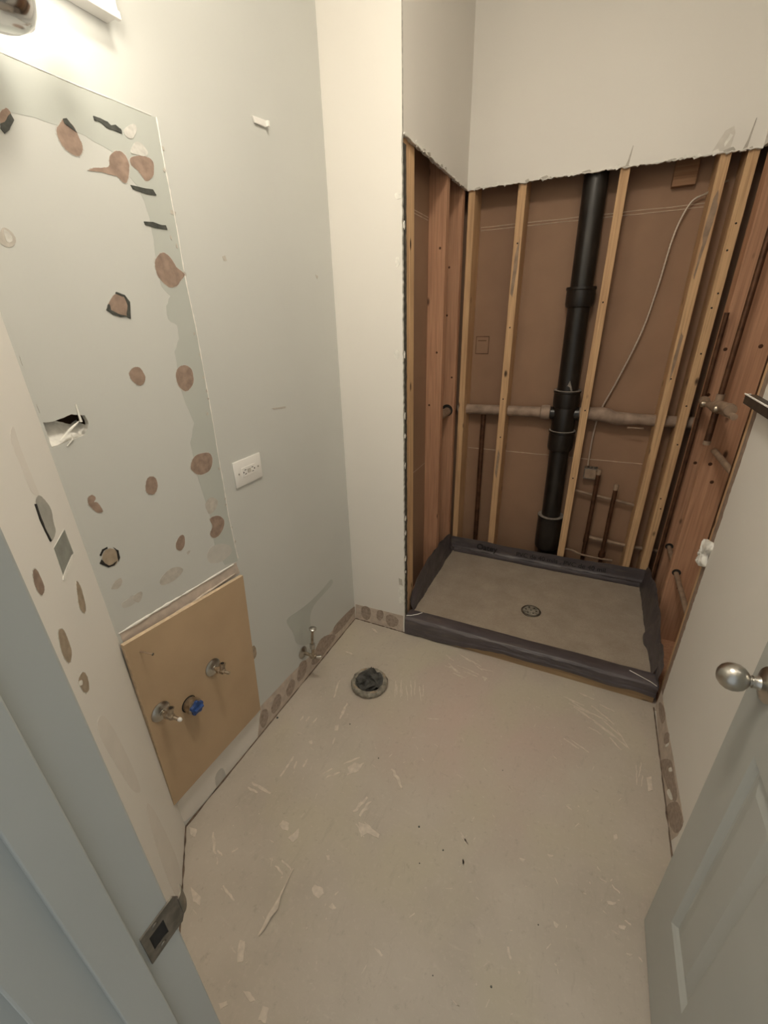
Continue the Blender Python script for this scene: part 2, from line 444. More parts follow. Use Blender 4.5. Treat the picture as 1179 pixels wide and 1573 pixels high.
# measured outlines on the walls and floor (metres, in each surface's own plane)
LEFT = {'tear':[[(-1.0381,1.9745),(-1.0274,1.9879),(-1.0155,1.9983),(-0.9998,1.9922),(-0.9937,1.9758),(-0.9902,1.9621),(-0.9989,1.9451),(-1.0119,1.9401),(-1.0282,1.9453),(-1.0373,1.9572)],[(-0.9312,1.9575),(-0.9139,1.9716),(-0.8945,1.9736),(-0.8847,1.9564),(-0.8938,1.9295),(-0.9067,1.9143),(-0.9232,1.9233),(-0.9391,1.9231),(-0.9596,1.9235),(-0.9903,1.9199),(-0.9731,1.9283),(-0.9399,1.9377)],[(-0.8765,1.9685),(-0.8537,1.9781),(-0.832,1.9812),(-0.815,1.9767),(-0.817,1.9589),(-0.8244,1.9442),(-0.8467,1.9308),(-0.8629,1.9466),(-0.8793,1.9555)],[(-0.8719,1.7559),(-0.8568,1.7743),(-0.8379,1.7825),(-0.8201,1.7728),(-0.8048,1.7511),(-0.783,1.737),(-0.8025,1.72),(-0.8168,1.7076),(-0.8396,1.7024),(-0.8577,1.7119),(-0.8717,1.7288)],[(-1.0293,1.6507),(-1.0189,1.6672),(-1.0007,1.6816),(-0.983,1.6765),(-0.9738,1.6608),(-0.9791,1.6349),(-0.9984,1.6369),(-1.0183,1.6418)],[(-1.0189,1.5032),(-1.005,1.515),(-0.9864,1.5147),(-0.9768,1.493),(-0.9833,1.4772),(-0.9978,1.4714),(-1.0142,1.484)],[(-0.8816,1.4848),(-0.867,1.5027),(-0.8453,1.5065),(-0.825,1.4936),(-0.8251,1.4629),(-0.8378,1.4459),(-0.8602,1.4367),(-0.8801,1.4548)],[(-0.8998,1.2225),(-0.878,1.2473),(-0.8473,1.2491),(-0.8184,1.2395),(-0.8163,1.2113),(-0.8361,1.1881),(-0.8724,1.1868),(-0.894,1.2031)],[(-1.0559,1.2133),(-1.0457,1.2321),(-1.0313,1.2343),(-1.0203,1.2235),(-1.0217,1.2011),(-1.0346,1.1859),(-1.0483,1.1871),(-1.0577,1.1978)],[(-1.2056,1.2385),(-1.195,1.2414),(-1.1886,1.232),(-1.1953,1.2229),(-1.1883,1.2189),(-1.182,1.1937),(-1.1958,1.1947),(-1.2061,1.2144),(-1.2091,1.2255)],[(-1.0113,1.0131),(-0.9928,1.0303),(-0.9777,1.0252),(-0.9824,0.9985),(-0.9985,0.9852),(-1.0123,0.9947)],[(-0.8704,1.0355),(-0.8376,1.0317),(-0.8165,1.0077),(-0.8248,0.9824),(-0.8494,0.9647),(-0.8735,0.9665),(-0.8832,0.9852),(-0.8682,1.0065)],[(-1.1361,1.9729),(-1.1221,1.9833),(-1.1177,1.9752),(-1.1247,1.9652),(-1.1358,1.9586),(-1.1416,1.9569)]],'tan':[[(-1.2187,1.0801),(-1.2071,1.0932),(-1.1927,1.0921),(-1.1801,1.0777),(-1.1807,1.0594),(-1.1917,1.0453),(-1.2065,1.047),(-1.2172,1.0584)],[(-0.8031,0.4427),(-0.7886,0.4375),(-0.7868,0.3984),(-0.8033,0.3837),(-0.8077,0.4047)]],'grey':[[(-1.0878,0.9342),(-1.0574,0.9468),(-1.0267,0.9423),(-1.0089,0.9225),(-1.0274,0.9095),(-1.0608,0.906),(-1.0892,0.9158)],[(-1.2224,0.9887),(-1.2084,1.0006),(-1.1922,1.0025),(-1.1924,0.9873),(-1.2058,0.9781),(-1.2197,0.9835)],[(-1.1795,0.925),(-1.1703,0.9336),(-1.1502,0.9317),(-1.1536,0.9152),(-1.1681,0.9061)],[(-0.8745,1.0918),(-0.8486,1.1024),(-0.8255,1.0802),(-0.8406,1.0586),(-0.8667,1.0498),(-0.8758,1.0692)],[(-1.202,1.7799),(-1.192,1.7883),(-1.1803,1.7792),(-1.1815,1.7645),(-1.1957,1.7556),(-1.2084,1.7614)]],'tank':[[(-0.5847,0.4145),(-0.4986,0.4066),(-0.4115,0.3947),(-0.2973,0.396),(-0.2163,0.4042),(-0.2152,0.3677),(-0.3796,0.3538),(-0.4241,0.2885),(-0.4119,0.1584),(-0.5301,0.2343),(-0.5542,0.3222)]],'faint':[[(-1.2105,0.9313),(-1.1934,0.9342),(-1.1763,0.9361),(-1.1635,0.9218),(-1.1808,0.9095),(-1.2088,0.9155)],[(-0.9118,0.9215),(-0.8901,0.9392),(-0.8475,0.9318),(-0.8127,0.9037),(-0.8127,0.8771),(-0.863,0.8691),(-0.9076,0.8896)],[(-1.0959,0.0535),(-1.0553,0.0554),(-1.0559,-0.0606),(-1.0954,-0.0514)]],'pale':[[(-0.8733,1.9796),(-0.8552,2.0025),(-0.8373,2.0042),(-0.8242,1.9916),(-0.835,1.9814),(-0.8533,1.9795)],[(-0.8783,2.0183),(-0.8504,2.0379),(-0.8424,2.0301),(-0.8587,2.0096),(-0.875,2.0073)],[(-1.1951,1.7844),(-1.1862,1.7784),(-1.1861,1.7676),(-1.1964,1.7646)]],'glue':[[(-0.9484,2.0231),(-0.9336,2.0237),(-0.9166,2.0223),(-0.9102,2.018),(-0.8984,2.0224),(-0.8865,2.018),(-0.8862,2.0103),(-0.9019,2.0111),(-0.9226,2.0107),(-0.9358,2.0168),(-0.9483,2.0158)],[(-0.8928,1.9137),(-0.8635,1.9144),(-0.8322,1.917),(-0.8251,1.9062),(-0.8545,1.9038),(-0.8891,1.9068)],[(-0.8779,1.844),(-0.8523,1.8468),(-0.8305,1.8439),(-0.8149,1.8451),(-0.8121,1.8359),(-0.8494,1.8347),(-0.8768,1.8373)],[(-1.0185,1.9981),(-1.011,2.0013),(-1.002,1.9923),(-0.9962,1.9824),(-1.0042,1.9856),(-1.0179,1.9906)],[(-1.1421,1.9555),(-1.1334,1.9605),(-1.1191,1.9764),(-1.1159,1.9678),(-1.13,1.9494),(-1.1398,1.9416),(-1.1444,1.9486)],[(-1.0341,1.6474),(-1.0259,1.6601),(-1.0223,1.6578),(-1.0232,1.6475),(-1.0038,1.6379),(-0.9862,1.6349),(-0.9769,1.6584),(-0.9807,1.6766),(-1.0015,1.6825),(-0.9981,1.6864),(-0.9784,1.6804),(-0.9688,1.6658),(-0.9776,1.628),(-0.9868,1.633),(-1.0027,1.6321),(-1.0217,1.638)]],'dark':[[(-1.2233,1.0877),(-1.2126,1.0999),(-1.1992,1.1),(-1.1999,1.0958),(-1.2106,1.095),(-1.2204,1.0842)],[(-1.1865,1.0928),(-1.1757,1.078),(-1.1775,1.0576),(-1.1842,1.0478),(-1.1837,1.0597),(-1.1815,1.0771)],[(-1.1865,1.0525),(-1.1982,1.0443),(-1.2126,1.0465),(-1.2237,1.0601),(-1.2294,1.0678),(-1.2224,1.0756),(-1.2174,1.0617),(-1.21,1.051),(-1.1996,1.0497)]],'band':[[(-1.1043,2.0662),(-0.9922,2.0641),(-0.8787,2.0694),(-0.7813,2.0696),(-0.779,1.9151),(-0.7832,1.7389),(-0.7792,1.6084),(-0.7818,1.4272),(-0.7873,1.2237),(-0.7937,1.0183),(-0.7907,0.8312),(-0.8505,0.8487),(-0.8772,0.9221),(-0.8676,1.0499),(-0.8842,1.2102),(-0.8826,1.2911),(-0.854,1.3433),(-0.8692,1.4033),(-0.877,1.459),(-0.8689,1.5446),(-0.8448,1.5768),(-0.8423,1.6098),(-0.8675,1.6264),(-0.8649,1.6579),(-0.8438,1.6816),(-0.8661,1.7037),(-0.8651,1.7626),(-0.86,1.8334),(-0.8629,1.8865),(-0.8753,1.9163),(-0.9244,1.9695),(-0.9786,1.9824),(-1.0432,1.9835),(-1.0905,1.9817),(-1.1351,1.976)]],'stain':[[(-1.2633,0.1322),(-1.0771,0.1283),(-0.832,0.1122),(-0.8624,-0.0069),(-1.0746,0.005),(-1.2441,0.0222)]],'skim':[[(-1.2401,0.8554),(-0.8006,0.8313),(-0.7921,0.7824),(-1.2382,0.804)]],'strip':[[(0.0132,0.0836),(0.0041,0.0002),(-0.5078,-0.0027),(-0.8059,-0.0037),(-0.8711,-0.0086),(-0.8185,0.1361),(-0.6407,0.1267),(-0.4331,0.1008),(-0.1797,0.0941)]],'spot':[[(-0.8409,0.0716),(-0.8165,0.1071),(-0.7874,0.0838),(-0.7934,0.0348),(-0.8275,0.0169)],[(-0.7644,0.0673),(-0.7212,0.1019),(-0.6941,0.0747),(-0.7075,0.0317),(-0.7552,0.0253)],[(-0.658,0.0629),(-0.6176,0.0928),(-0.5918,0.0683),(-0.6047,0.0269),(-0.6469,0.0188)],[(-0.5722,0.0622),(-0.5399,0.1231),(-0.49,0.0996),(-0.5062,0.0386),(-0.5567,0.0308)],[(-0.4525,0.0541),(-0.3701,0.1246),(-0.2805,0.0963),(-0.2221,0.0371),(-0.3239,0.0216),(-0.4061,0.0131)]],'dspot':[[(-0.2121,0.1095),(-0.0098,0.0902),(-0.0064,0.0504),(-0.1512,0.041),(-0.2388,0.0637)]],'scuff':[[(-0.6297,1.793),(-0.617,1.797),(-0.6131,1.783),(-0.6261,1.7819)],[(-0.1345,1.7772),(-0.1164,1.7738),(-0.123,1.762)],[(-0.4979,1.3226),(-0.4173,1.3154),(-0.4187,1.3082),(-0.488,1.316)],[(-0.9824,0.9673),(-0.9753,0.9714),(-0.9678,0.9675),(-0.9801,0.9598)],[(-1.2448,1.5628),(-1.2435,1.5618),(-1.2441,1.5437),(-1.2456,1.5438)],[(-1.2471,1.4666),(-1.2451,1.4663),(-1.2487,1.4475),(-1.2507,1.4479)],[(-0.7897,1.8823),(-0.7729,1.8802),(-0.7772,1.8699),(-0.7907,1.8736)]],'hole':[[(-1.3077,1.4147),(-1.303,1.4196),(-1.2917,1.4247),(-1.2796,1.4281),(-1.2644,1.4284),(-1.2414,1.4277),(-1.2265,1.4257),(-1.2144,1.4273),(-1.1997,1.4293),(-1.1811,1.4336),(-1.1648,1.4286),(-1.1535,1.4258),(-1.1518,1.4165),(-1.1512,1.4055),(-1.1572,1.3943),(-1.1667,1.3839),(-1.18,1.3808),(-1.1928,1.3784),(-1.2111,1.3762),(-1.2403,1.3732),(-1.2624,1.3717),(-1.283,1.3727),(-1.2952,1.3778),(-1.3041,1.3768),(-1.308,1.387),(-1.3081,1.401)]],'ring':[[(-0.7774,2.0708),(-0.7802,1.9947),(-0.779,1.9151),(-0.78,1.8371),(-0.7832,1.7389),(-0.7824,1.6752),(-0.7792,1.6084),(-0.7804,1.5204),(-0.7818,1.4272),(-0.7832,1.3282),(-0.7873,1.2237),(-0.7891,1.1234),(-0.7937,1.0183),(-0.7903,0.9289),(-0.7878,0.8295)]],'mtop':[[(-1.1043,2.0662),(-1.0398,2.0661),(-0.9657,2.0659),(-0.8791,2.0681),(-0.7813,2.0696)]],'splash1':[[(-1.2463,0.8536),(-1.1255,0.8483),(-0.9819,0.8399),(-0.7878,0.8295)]],'splash2':[[(-1.2391,0.814),(-1.1378,0.805),(-0.9933,0.7967),(-0.7898,0.7922)]],'specks':[[(-0.7756,2.0113),(-0.7847,1.965),(-0.7853,1.8778),(-0.8056,1.8194),(-0.7918,1.802),(-0.7813,1.7375),(-0.7893,1.5881),(-0.7854,1.5298),(-0.7871,1.4658),(-0.7842,1.4275),(-0.785,1.4044),(-0.7986,1.3616),(-0.7949,1.182),(-0.7947,1.0764),(-0.7967,1.0558),(-0.7906,0.9672),(-0.7855,0.9083)]]}
DIAG = {'dgrey':[[(0.1517,1.3036),(0.1283,1.3088),(0.1096,1.2896),(0.1003,1.2659),(0.111,1.2424),(0.118,1.2223),(0.1519,1.2166),(0.1572,1.2433),(0.1582,1.2731)]],'dgreen':[[(0.1525,1.2005),(0.0741,1.207),(0.0734,1.1479),(0.1591,1.1294)]],'tear':[[(0.261,1.2085),(0.2469,1.2026),(0.246,1.1653),(0.2666,1.1602),(0.2733,1.1874)]],'tan':[[(0.1097,1.0933),(0.1008,1.0698),(0.112,1.0284),(0.13,1.0213),(0.1414,1.0428),(0.132,1.0663)],[(0.2633,1.0705),(0.2426,1.0599),(0.2423,1.0199),(0.2502,1.0032),(0.2718,1.0002),(0.2801,1.032)],[(0.2612,0.9473),(0.2346,0.9408),(0.2283,0.9158),(0.2419,0.8969),(0.2624,0.9099),(0.2673,0.9349)]],'white':[[(0.1565,1.1388),(0.0901,1.1483),(0.0775,1.1444),(0.0877,1.1384),(0.158,1.1276)],[(0.2644,0.9431),(0.2535,0.9351),(0.2578,0.9286),(0.2696,0.9358)]],'dark':[[(0.1592,1.302),(0.1518,1.2999),(0.1556,1.2696),(0.1545,1.2396),(0.1491,1.2167),(0.1561,1.2177),(0.1606,1.2425),(0.1633,1.2705)]],'stain':[[(0.1238,1.4466),(0.1277,1.4038),(0.1262,1.3373),(0.1255,1.3093),(0.1514,1.3257),(0.1519,1.3786),(0.1524,1.4286)],[(0.1946,0.429),(0.1598,0.2994),(0.1508,0.0479),(0.2251,-0.0216),(0.2438,0.1274),(0.2332,0.3023)],[(0.27,0.8081),(0.2228,0.7957),(0.1958,0.6514),(0.194,0.497),(0.2313,0.5384),(0.2614,0.6896)]],'seam':[[(0.2748,0.8137),(0.1767,0.8307),(0.068,0.8569)]]}
WING = {'strip':[[(0.0084,0.1044),(0.3082,0.1134),(0.3075,0.0043),(0.0022,-0.0009)]],'spot':[[(0.0475,0.0323),(0.0461,0.0879),(0.077,0.1108),(0.1055,0.0919),(0.0989,0.0343),(0.0723,0.0118)],[(0.1419,0.0617),(0.1516,0.1013),(0.1805,0.1101),(0.1877,0.0759),(0.166,0.0368),(0.1495,0.0409)],[(0.2031,0.0394),(0.2041,0.081),(0.2368,0.1002),(0.2764,0.081),(0.276,0.0445),(0.2474,0.0168),(0.2189,0.0167)]],'white':[[(0.287,2.0306),(0.3079,2.0321),(0.3156,2.0175),(0.2946,2.0139)],[(0.2866,1.8249),(0.3031,1.8281),(0.3056,1.8038),(0.2889,1.7961)],[(0.2754,1.4824),(0.2936,1.4928),(0.2992,1.4645),(0.281,1.4538)],[(0.2829,0.3042),(0.3132,0.2999),(0.3126,0.2066),(0.2854,0.1857)]],'scuff':[[(0.2835,0.354),(0.3023,0.3506),(0.3057,0.3103),(0.2868,0.3136)]]}
RIGHT = {'strip':[[(-0.0338,0.0279),(-0.0423,0.1298),(-0.2269,0.1308),(-0.3956,0.1438),(-0.6316,0.1496),(-0.6302,0.0716),(-0.598,-0.0123),(-0.4801,-0.0095),(-0.266,-0.0026)]],'spot':[[(-0.0634,0.0744),(-0.1167,0.1185),(-0.1861,0.1294),(-0.1805,0.0786),(-0.1225,0.0601)],[(-0.2441,0.0917),(-0.2766,0.1369),(-0.3067,0.1222),(-0.2692,0.0696)],[(-0.2946,-0.0045),(-0.3808,0.1142),(-0.4621,0.1271),(-0.533,0.1239),(-0.5038,0.0702),(-0.3821,0.0172)],[(-0.4894,0.0048),(-0.545,0.1175),(-0.6281,0.1439),(-0.6238,0.075),(-0.5688,0.0197)]],'white':[[(-0.2858,0.0823),(-0.3125,0.1291),(-0.3194,0.1159),(-0.2907,0.0698)],[(-0.3837,0.0748),(-0.4088,0.1186),(-0.4358,0.1229),(-0.4028,0.0749)],[(-0.4323,0.0131),(-0.4484,0.0618),(-0.5248,0.0943),(-0.5021,0.0532)],[(-0.5137,-0.0628),(-0.5305,-0.0241),(-0.5805,-0.0124),(-0.5634,-0.0488)]]}
STROKES = [(0.4099,-0.3423,0.4483,-0.4372,0.005),(0.4334,-0.3277,0.4717,-0.4271,0.0049),(0.4699,-0.3512,0.5115,-0.4297,0.005),(0.4777,-0.3117,0.5176,-0.3998,0.005),(0.4961,-0.301,0.5283,-0.3916,0.0049),(0.5282,-0.326,0.5684,-0.4068,0.005),(0.5439,-0.3126,0.5672,-0.3798,0.0048),(0.7006,-0.1268,0.7756,-0.1448,0.0057),(0.6008,-0.1516,0.668,-0.1615,0.0058),(0.6113,-0.1268,0.6588,-0.1603,0.0053),(0.7359,-0.0835,0.7888,-0.1132,0.0056),(0.6966,-0.1508,0.7681,-0.1576,0.0056),(0.6582,-0.1254,0.7119,-0.1297,0.0058),(0.6475,-0.1621,0.6842,-0.1695,0.0056),(0.6836,-0.065,0.7447,-0.0779,0.006),(0.6612,-0.1831,0.7064,-0.198,0.0054),(0.6223,-0.1462,0.6718,-0.1588,0.0057),(0.7067,-0.0612,0.7714,-0.087,0.0059),(0.5795,-0.0757,0.6331,-0.1033,0.0058),(0.68,-0.0598,0.7306,-0.0674,0.006),(0.6439,-0.0445,0.7168,-0.0683,0.006),(0.7579,-0.1021,0.8303,-0.0931,0.0059),(0.6507,-0.1832,0.7191,-0.1879,0.0055),(1.1601,-0.1163,1.2469,-0.1322,0.0062),(1.2227,-0.0646,1.2876,-0.0757,0.0065),(1.1838,-0.1449,1.2791,-0.1698,0.006),(1.2477,-0.1544,1.3396,-0.1786,0.0059),(1.2779,-0.1184,1.369,-0.1863,0.006),(1.2694,-0.1885,1.349,-0.2358,0.0057),(1.29,-0.2076,1.3678,-0.2536,0.0057),(1.3197,-0.1804,1.3964,-0.2408,0.0057),(1.3394,-0.2267,1.4135,-0.2837,0.0054),(1.3488,-0.2621,1.3899,-0.3066,0.0052),(1.2709,-0.2436,1.3201,-0.2618,0.0055),(1.177,-0.3452,1.2366,-0.369,0.0051),(1.2061,-0.3386,1.2744,-0.3704,0.0051),(1.2059,-0.1579,1.2694,-0.1885,0.0059),(1.3782,-0.2094,1.4223,-0.2921,0.0051),(1.3089,-0.0972,1.3702,-0.1148,0.0062),(1.4601,-0.3344,1.4472,-0.407,0.0034),(1.4415,-0.3542,1.4393,-0.4423,0.0038),(1.4609,-0.39,1.4535,-0.4412,0.0034),(1.1824,-0.1222,1.2477,-0.1544,0.0061),(1.233,-0.1757,1.2899,-0.2006,0.0059),(0.6225,-0.4859,0.6739,-0.4645,0.0051),(0.886,-0.8684,0.9189,-0.8919,0.0056),(0.9139,-0.9427,0.9224,-0.9583,0.0053),(1.2063,-0.6275,1.2253,-0.6332,0.0069),(1.3513,-0.8188,1.3719,-0.834,0.0046),(1.0862,-1.0981,1.0973,-1.1215,0.0074),(1.3834,-0.8982,1.3995,-0.9034,0.0041),(1.415,-0.9703,1.4237,-0.9774,0.004),(1.308,-0.7869,1.3191,-0.7954,0.0036),(0.1927,-0.873,0.1935,-0.9632,0.0089),(0.2147,-0.8865,0.2242,-0.9163,0.007),(0.2499,-0.8591,0.2534,-0.8954,0.0071),(0.1079,-1.0493,0.1547,-1.0507,0.0088),(0.1079,-1.0284,0.2012,-1.0329,0.01),(0.3938,-0.8177,0.4403,-0.768,0.0071),(0.3388,-0.887,0.3638,-0.8538,0.007),(0.3601,-0.8937,0.3984,-0.8548,0.0067),(0.4301,-0.8515,0.4639,-0.7806,0.0082),(0.5785,-0.7574,0.6426,-0.8087,0.0101),(0.5387,-0.8938,0.5186,-0.9622,0.0108),(0.5581,-0.9017,0.5433,-0.9649,0.0107),(0.104,-1.2214,0.1617,-1.2698,0.0086),(0.1599,-1.2546,0.1849,-1.2632,0.0054),(0.1724,-1.2728,0.1906,-1.2878,0.0042),(0.3656,-1.2121,0.4026,-1.2214,0.0061),(0.3754,-1.1923,0.4199,-1.1987,0.0062),(0.7478,-1.2552,0.7742,-1.2618,0.0049),(0.3015,-0.7318,0.309,-0.7601,0.0058),(0.2641,-0.5823,0.2758,-0.6423,0.0094),(0.1153,-0.7206,0.1154,-0.6922,0.0069),(0.1443,-0.7147,0.1448,-0.6863,0.0068),(0.1732,-0.7089,0.177,-0.6791,0.0068),(0.5446,-0.9913,0.5886,-1.0189,0.0043),(0.5706,-0.9751,0.6351,-0.9979,0.0054),(0.2492,-1.3237,0.3086,-1.3381,0.0064),(0.8922,-0.8772,0.9184,-0.8943,0.0069),(0.915,-0.9433,0.9209,-0.9558,0.0065),(0.5837,-1.1991,0.5893,-1.1862,0.0039),(0.2074,-1.241,0.2187,-1.2238,0.0047),(0.1564,-0.452,0.1871,-0.5525,0.0084),(0.2592,-0.5537,0.2661,-0.6141,0.0081),(0.4225,-0.3619,0.4504,-0.4193,0.0062),(0.4523,-0.3666,0.4761,-0.4164,0.0061),(0.0857,-0.2632,0.1278,-0.2663,0.0091),(0.1346,-0.0443,0.1772,-0.0626,0.0122)]
BLOBS = [[(0.5087,-1.2125),(0.5126,-1.2016),(0.5385,-1.199),(0.5489,-1.2081),(0.5427,-1.2266),(0.5204,-1.2245)],[(0.5808,-1.2305),(0.5863,-1.2181),(0.6035,-1.2234),(0.5948,-1.2319)],[(0.299,-1.1068),(0.3019,-1.0894),(0.3286,-1.089),(0.3393,-1.1105),(0.322,-1.1157)],[(0.3536,-1.1296),(0.3637,-1.108),(0.3702,-1.0878),(0.3847,-1.1155),(0.3769,-1.1332)],[(0.4151,-0.8251),(0.4321,-0.7949),(0.4642,-0.7919),(0.4627,-0.8205),(0.4389,-0.8476)],[(0.5506,-0.9841),(0.5823,-0.9787),(0.6356,-0.9892),(0.6367,-1.0013),(0.5949,-1.0033),(0.5809,-1.0224)],[(0.3997,-1.4233),(0.3894,-1.402),(0.4043,-1.3981),(0.4293,-1.4322),(0.416,-1.441)],[(0.5397,-1.5025),(0.5342,-1.4768),(0.5517,-1.4735),(0.5596,-1.4979)],[(0.2713,-0.6817),(0.2837,-0.6707),(0.2947,-0.6956),(0.2822,-0.7038)],[(0.21,-0.7918),(0.2192,-0.7813),(0.229,-0.7959),(0.2194,-0.8002)],[(0.4249,-1.5222),(0.4424,-1.5093),(0.4502,-1.513),(0.439,-1.5278)],[(0.4683,-1.4775),(0.4879,-1.471),(0.5106,-1.4779),(0.5003,-1.4851)],[(0.502,-1.1192),(0.5106,-1.1129),(0.5189,-1.1232),(0.5107,-1.1285)],[(1.3571,-0.6637),(1.3672,-0.6565),(1.37,-0.6706),(1.3591,-0.6823)],[(1.3665,-0.9185),(1.3862,-0.9126),(1.3813,-0.9241),(1.3683,-0.9251)],[(1.337,-0.8704),(1.361,-0.8628),(1.3574,-0.8712),(1.3403,-0.8776)],[(1.4732,-0.3953),(1.491,-0.3819),(1.4905,-0.4399),(1.475,-0.452)],[(1.3839,-0.976),(1.3996,-0.9717),(1.393,-0.9803)],[(1.161,-0.8146),(1.1802,-0.8099),(1.1697,-0.8226)],[(1.1966,-0.9868),(1.2121,-0.9891),(1.2047,-1.0)],[(0.7895,-0.1451),(0.8151,-0.148),(0.8101,-0.1798)],[(1.0799,-0.8634),(1.0991,-0.8586),(1.093,-0.8708)],[(0.0154,-1.244),(0.0459,-1.2389),(0.0606,-1.2581),(0.0386,-1.2596)],[(0.1583,-1.3687),(0.2069,-1.3743),(0.2223,-1.3909),(0.1956,-1.393)],[(1.12,-1.1359),(1.1297,-1.1342),(1.1243,-1.142)],[(0.9736,-1.2604),(0.9953,-1.2653),(0.9858,-1.2672)]]
SPECKS = [(0.7493,-0.9102,0.0034),(0.8477,-0.9441,0.0026),(0.7897,-1.0117,0.0021),(0.51,-0.7391,0.0026),(0.3266,-0.6475,0.0029),(1.0613,-1.1957,0.003),(1.1574,-1.0129,0.0019),(0.9144,-1.24,0.0017),(0.8472,-0.945,0.0022),(0.0138,-0.7516,0.0044),(0.9733,-0.5868,0.0019),(0.0134,-0.7508,0.0051)]
PANEL = [(-1.252,0.8286),(-0.8017,0.783),(-0.8432,0.1545),(-1.2688,0.1676)]
ITEMS = {'v1':[0.026,-1.2168,0.5447],'v2':[0.026,-1.0095,0.5352],'dr':[0.03,-1.1258,0.4817],'nail':[0.024,-1.2191,0.7805],'sup':[0.0,-0.5108,0.1667],'suph':[0.07,-0.4991,0.3627]}
# ================================================================== THE ROOM
# floor
fl = struct(MB().box(-0.6, R + 0.3, -3.0, D + 0.3, -0.10, 0.0).build('floor', FLOORM), 'bare grey-beige screed floor with mortar residue')
strokes_big = sorted(STROKES, key=lambda s: -s[4] * math.hypot(s[2] - s[0], s[3] - s[1]))
def stroke(mb, s, h=0.0012):
    x0, y0, x1, y1, wd = s
    d = Vector((x1 - x0, y1 - y0, 0)); ln = max(d.length, 1e-4); d /= ln
    n = Vector((-d.y, d.x, 0))
    k = 6
    left, right = [], []
    for i in range(k + 1):
        t = i / k
        p = Vector((x0, y0, 0)) + d * ln * t + n * jag(t * ln + x0, wd * 0.6, 1, y0)
        ww = wd * 0.5 * (0.35 + 0.65 * math.sin(math.pi * (0.12 + 0.76 * t))) * (1 + 0.5 * nz(x0 * 50, t * 7, y0 * 40))
        left.append(p + n * ww); right.append(p - n * ww)
    lp = [(p.x, p.y) for p in left + right[::-1]]
    mb.poly([lp], lambda u, v, t: (u, v, t), 0.0, h)
for s in strokes_big[:60]:
    mb = MB(); stroke(mb, s, random.uniform(0.0009, 0.0016))
    mb.build('mortar_streak', MORTAR_W, fl)
mb = MB()
for s in strokes_big[60:]:
    stroke(mb, s)
for k in range(240):      # fine crumbs and scratches across the screed
    x, y = random.uniform(0.1, 1.45), random.uniform(-1.5, -0.05)
    a = random.uniform(0, math.pi); ln = random.choice((0.004, 0.006, 0.010, 0.020))
    stroke(mb, (x, y, x + ln * math.cos(a), y + ln * math.sin(a), random.uniform(0.0008, 0.0028)), 0.0009)
stuff(mb.build('mortar_scratches', MORTAR_W, fl))
def rough_loop(lp, amp=0.0015, sub=3):
    out = []
    n = len(lp)
    for i in range(n):
        a, b = lp[i], lp[(i + 1) % n]
        dx, dy = b[0] - a[0], b[1] - a[1]
        ln = math.hypot(dx, dy) or 1e-6
        for k in range(sub):
            t = k / sub
            j = jag(a[0] * 1.3 + a[1] + ln * t + i, amp, 1.4, i * 1.7) if k else 0
            out.append((a[0] + dx * t - dy / ln * j, a[1] + dy * t + dx / ln * j))
    return out
for b in BLOBS:
    MB().poly([rough_loop(b, 0.003)], lambda u, v, t: (u, v, t), 0, random.uniform(0.0016, 0.0022)).build('mortar_smear', MORTAR_W, fl)
mb = MB()
for x, y, r_ in SPECKS:
    mb.lathe([(r_, 0), (r_ * 0.9, r_ * 0.5), (r_ * 0.3, r_ * 0.7)], (x, y, 0), (0, 0, 1), 7)
stuff(mb.build('dark_crumbs', GLUE, fl))

# ceiling
struct(MB().box(-0.6, R + 0.3, YF - 0.3, D + 0.3, CEIL, CEIL + 0.1).build('ceiling', CEILM), 'plain white ceiling')

# ---- left wall (wallboard with a real hole knocked through)
def clipy(lp, lo=-1.243):
    return [(max(p[0], lo), p[1]) for p in lp]
hole = rough_loop(clipy(LEFT['hole'][0]), 0.002, 2)
hole2 = []
for p in hole:
    if not hole2 or math.dist(p, hole2[-1]) > 1e-4:
        hole2.append(p)
mapL = lambda u, v, t: (t, u, v)
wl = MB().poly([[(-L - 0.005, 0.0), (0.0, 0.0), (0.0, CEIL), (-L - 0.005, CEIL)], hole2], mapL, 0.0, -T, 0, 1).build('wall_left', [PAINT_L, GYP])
struct(wl, 'white left wall, grazing light greyed into its colour, with torn patches where a mirror hung')
MB().box(-0.114, -0.1017, -1.35, 0.05, 0.0, CEIL).build('backing_board', PAPER, wl)
for y0 in (-1.30, -0.95, -0.55, -0.04):  # unseen studs; the end ones added to keep outside light out of the cavity
    MB().box(-0.1017, -0.0128, y0, y0 + 0.038, 0.0, CEIL).build('light_block_stud', STUDR, wl)
# plaster rubble lying in the lower part of the hole
ys = [p[0] for p in hole2]; zs = [p[1] for p in hole2]
ylo, yhi, zlo, zhi = min(ys), max(ys), min(zs), max(zs)
def span(y):
    zz = []
    for k in range(len(hole2)):
        (y0, z0), (y1, z1) = hole2[k], hole2[(k + 1) % len(hole2)]
        if (y0 - y) * (y1 - y) < 0:
            zz.append(z0 + (z1 - z0) * (y - y0) / (y1 - y0))
    return (min(zz), max(zz)) if len(zz) > 1 else (zlo, zhi)
def ledge(u, v):
    y = ylo + 0.0015 + u * (yhi - ylo - 0.003)
    a, c = span(y)
    fr = 1.02 - 0.50 * min(1, max(0, (u - 0.30) / 0.45))
    z = a - 0.001 + v * (c - a) * fr + 0.002 * nz(u * 14, v * 9, 1)
    x = -0.002 - 0.026 * math.sin(v * 1.5) - 0.005 * abs(nz(u * 11, v * 7, 3)) - 0.012 * u
    return (x, y, z)
MB().sheet(ledge, 30, 12, -0.003).build('plaster_ledge', WHITEP, wl, 60)
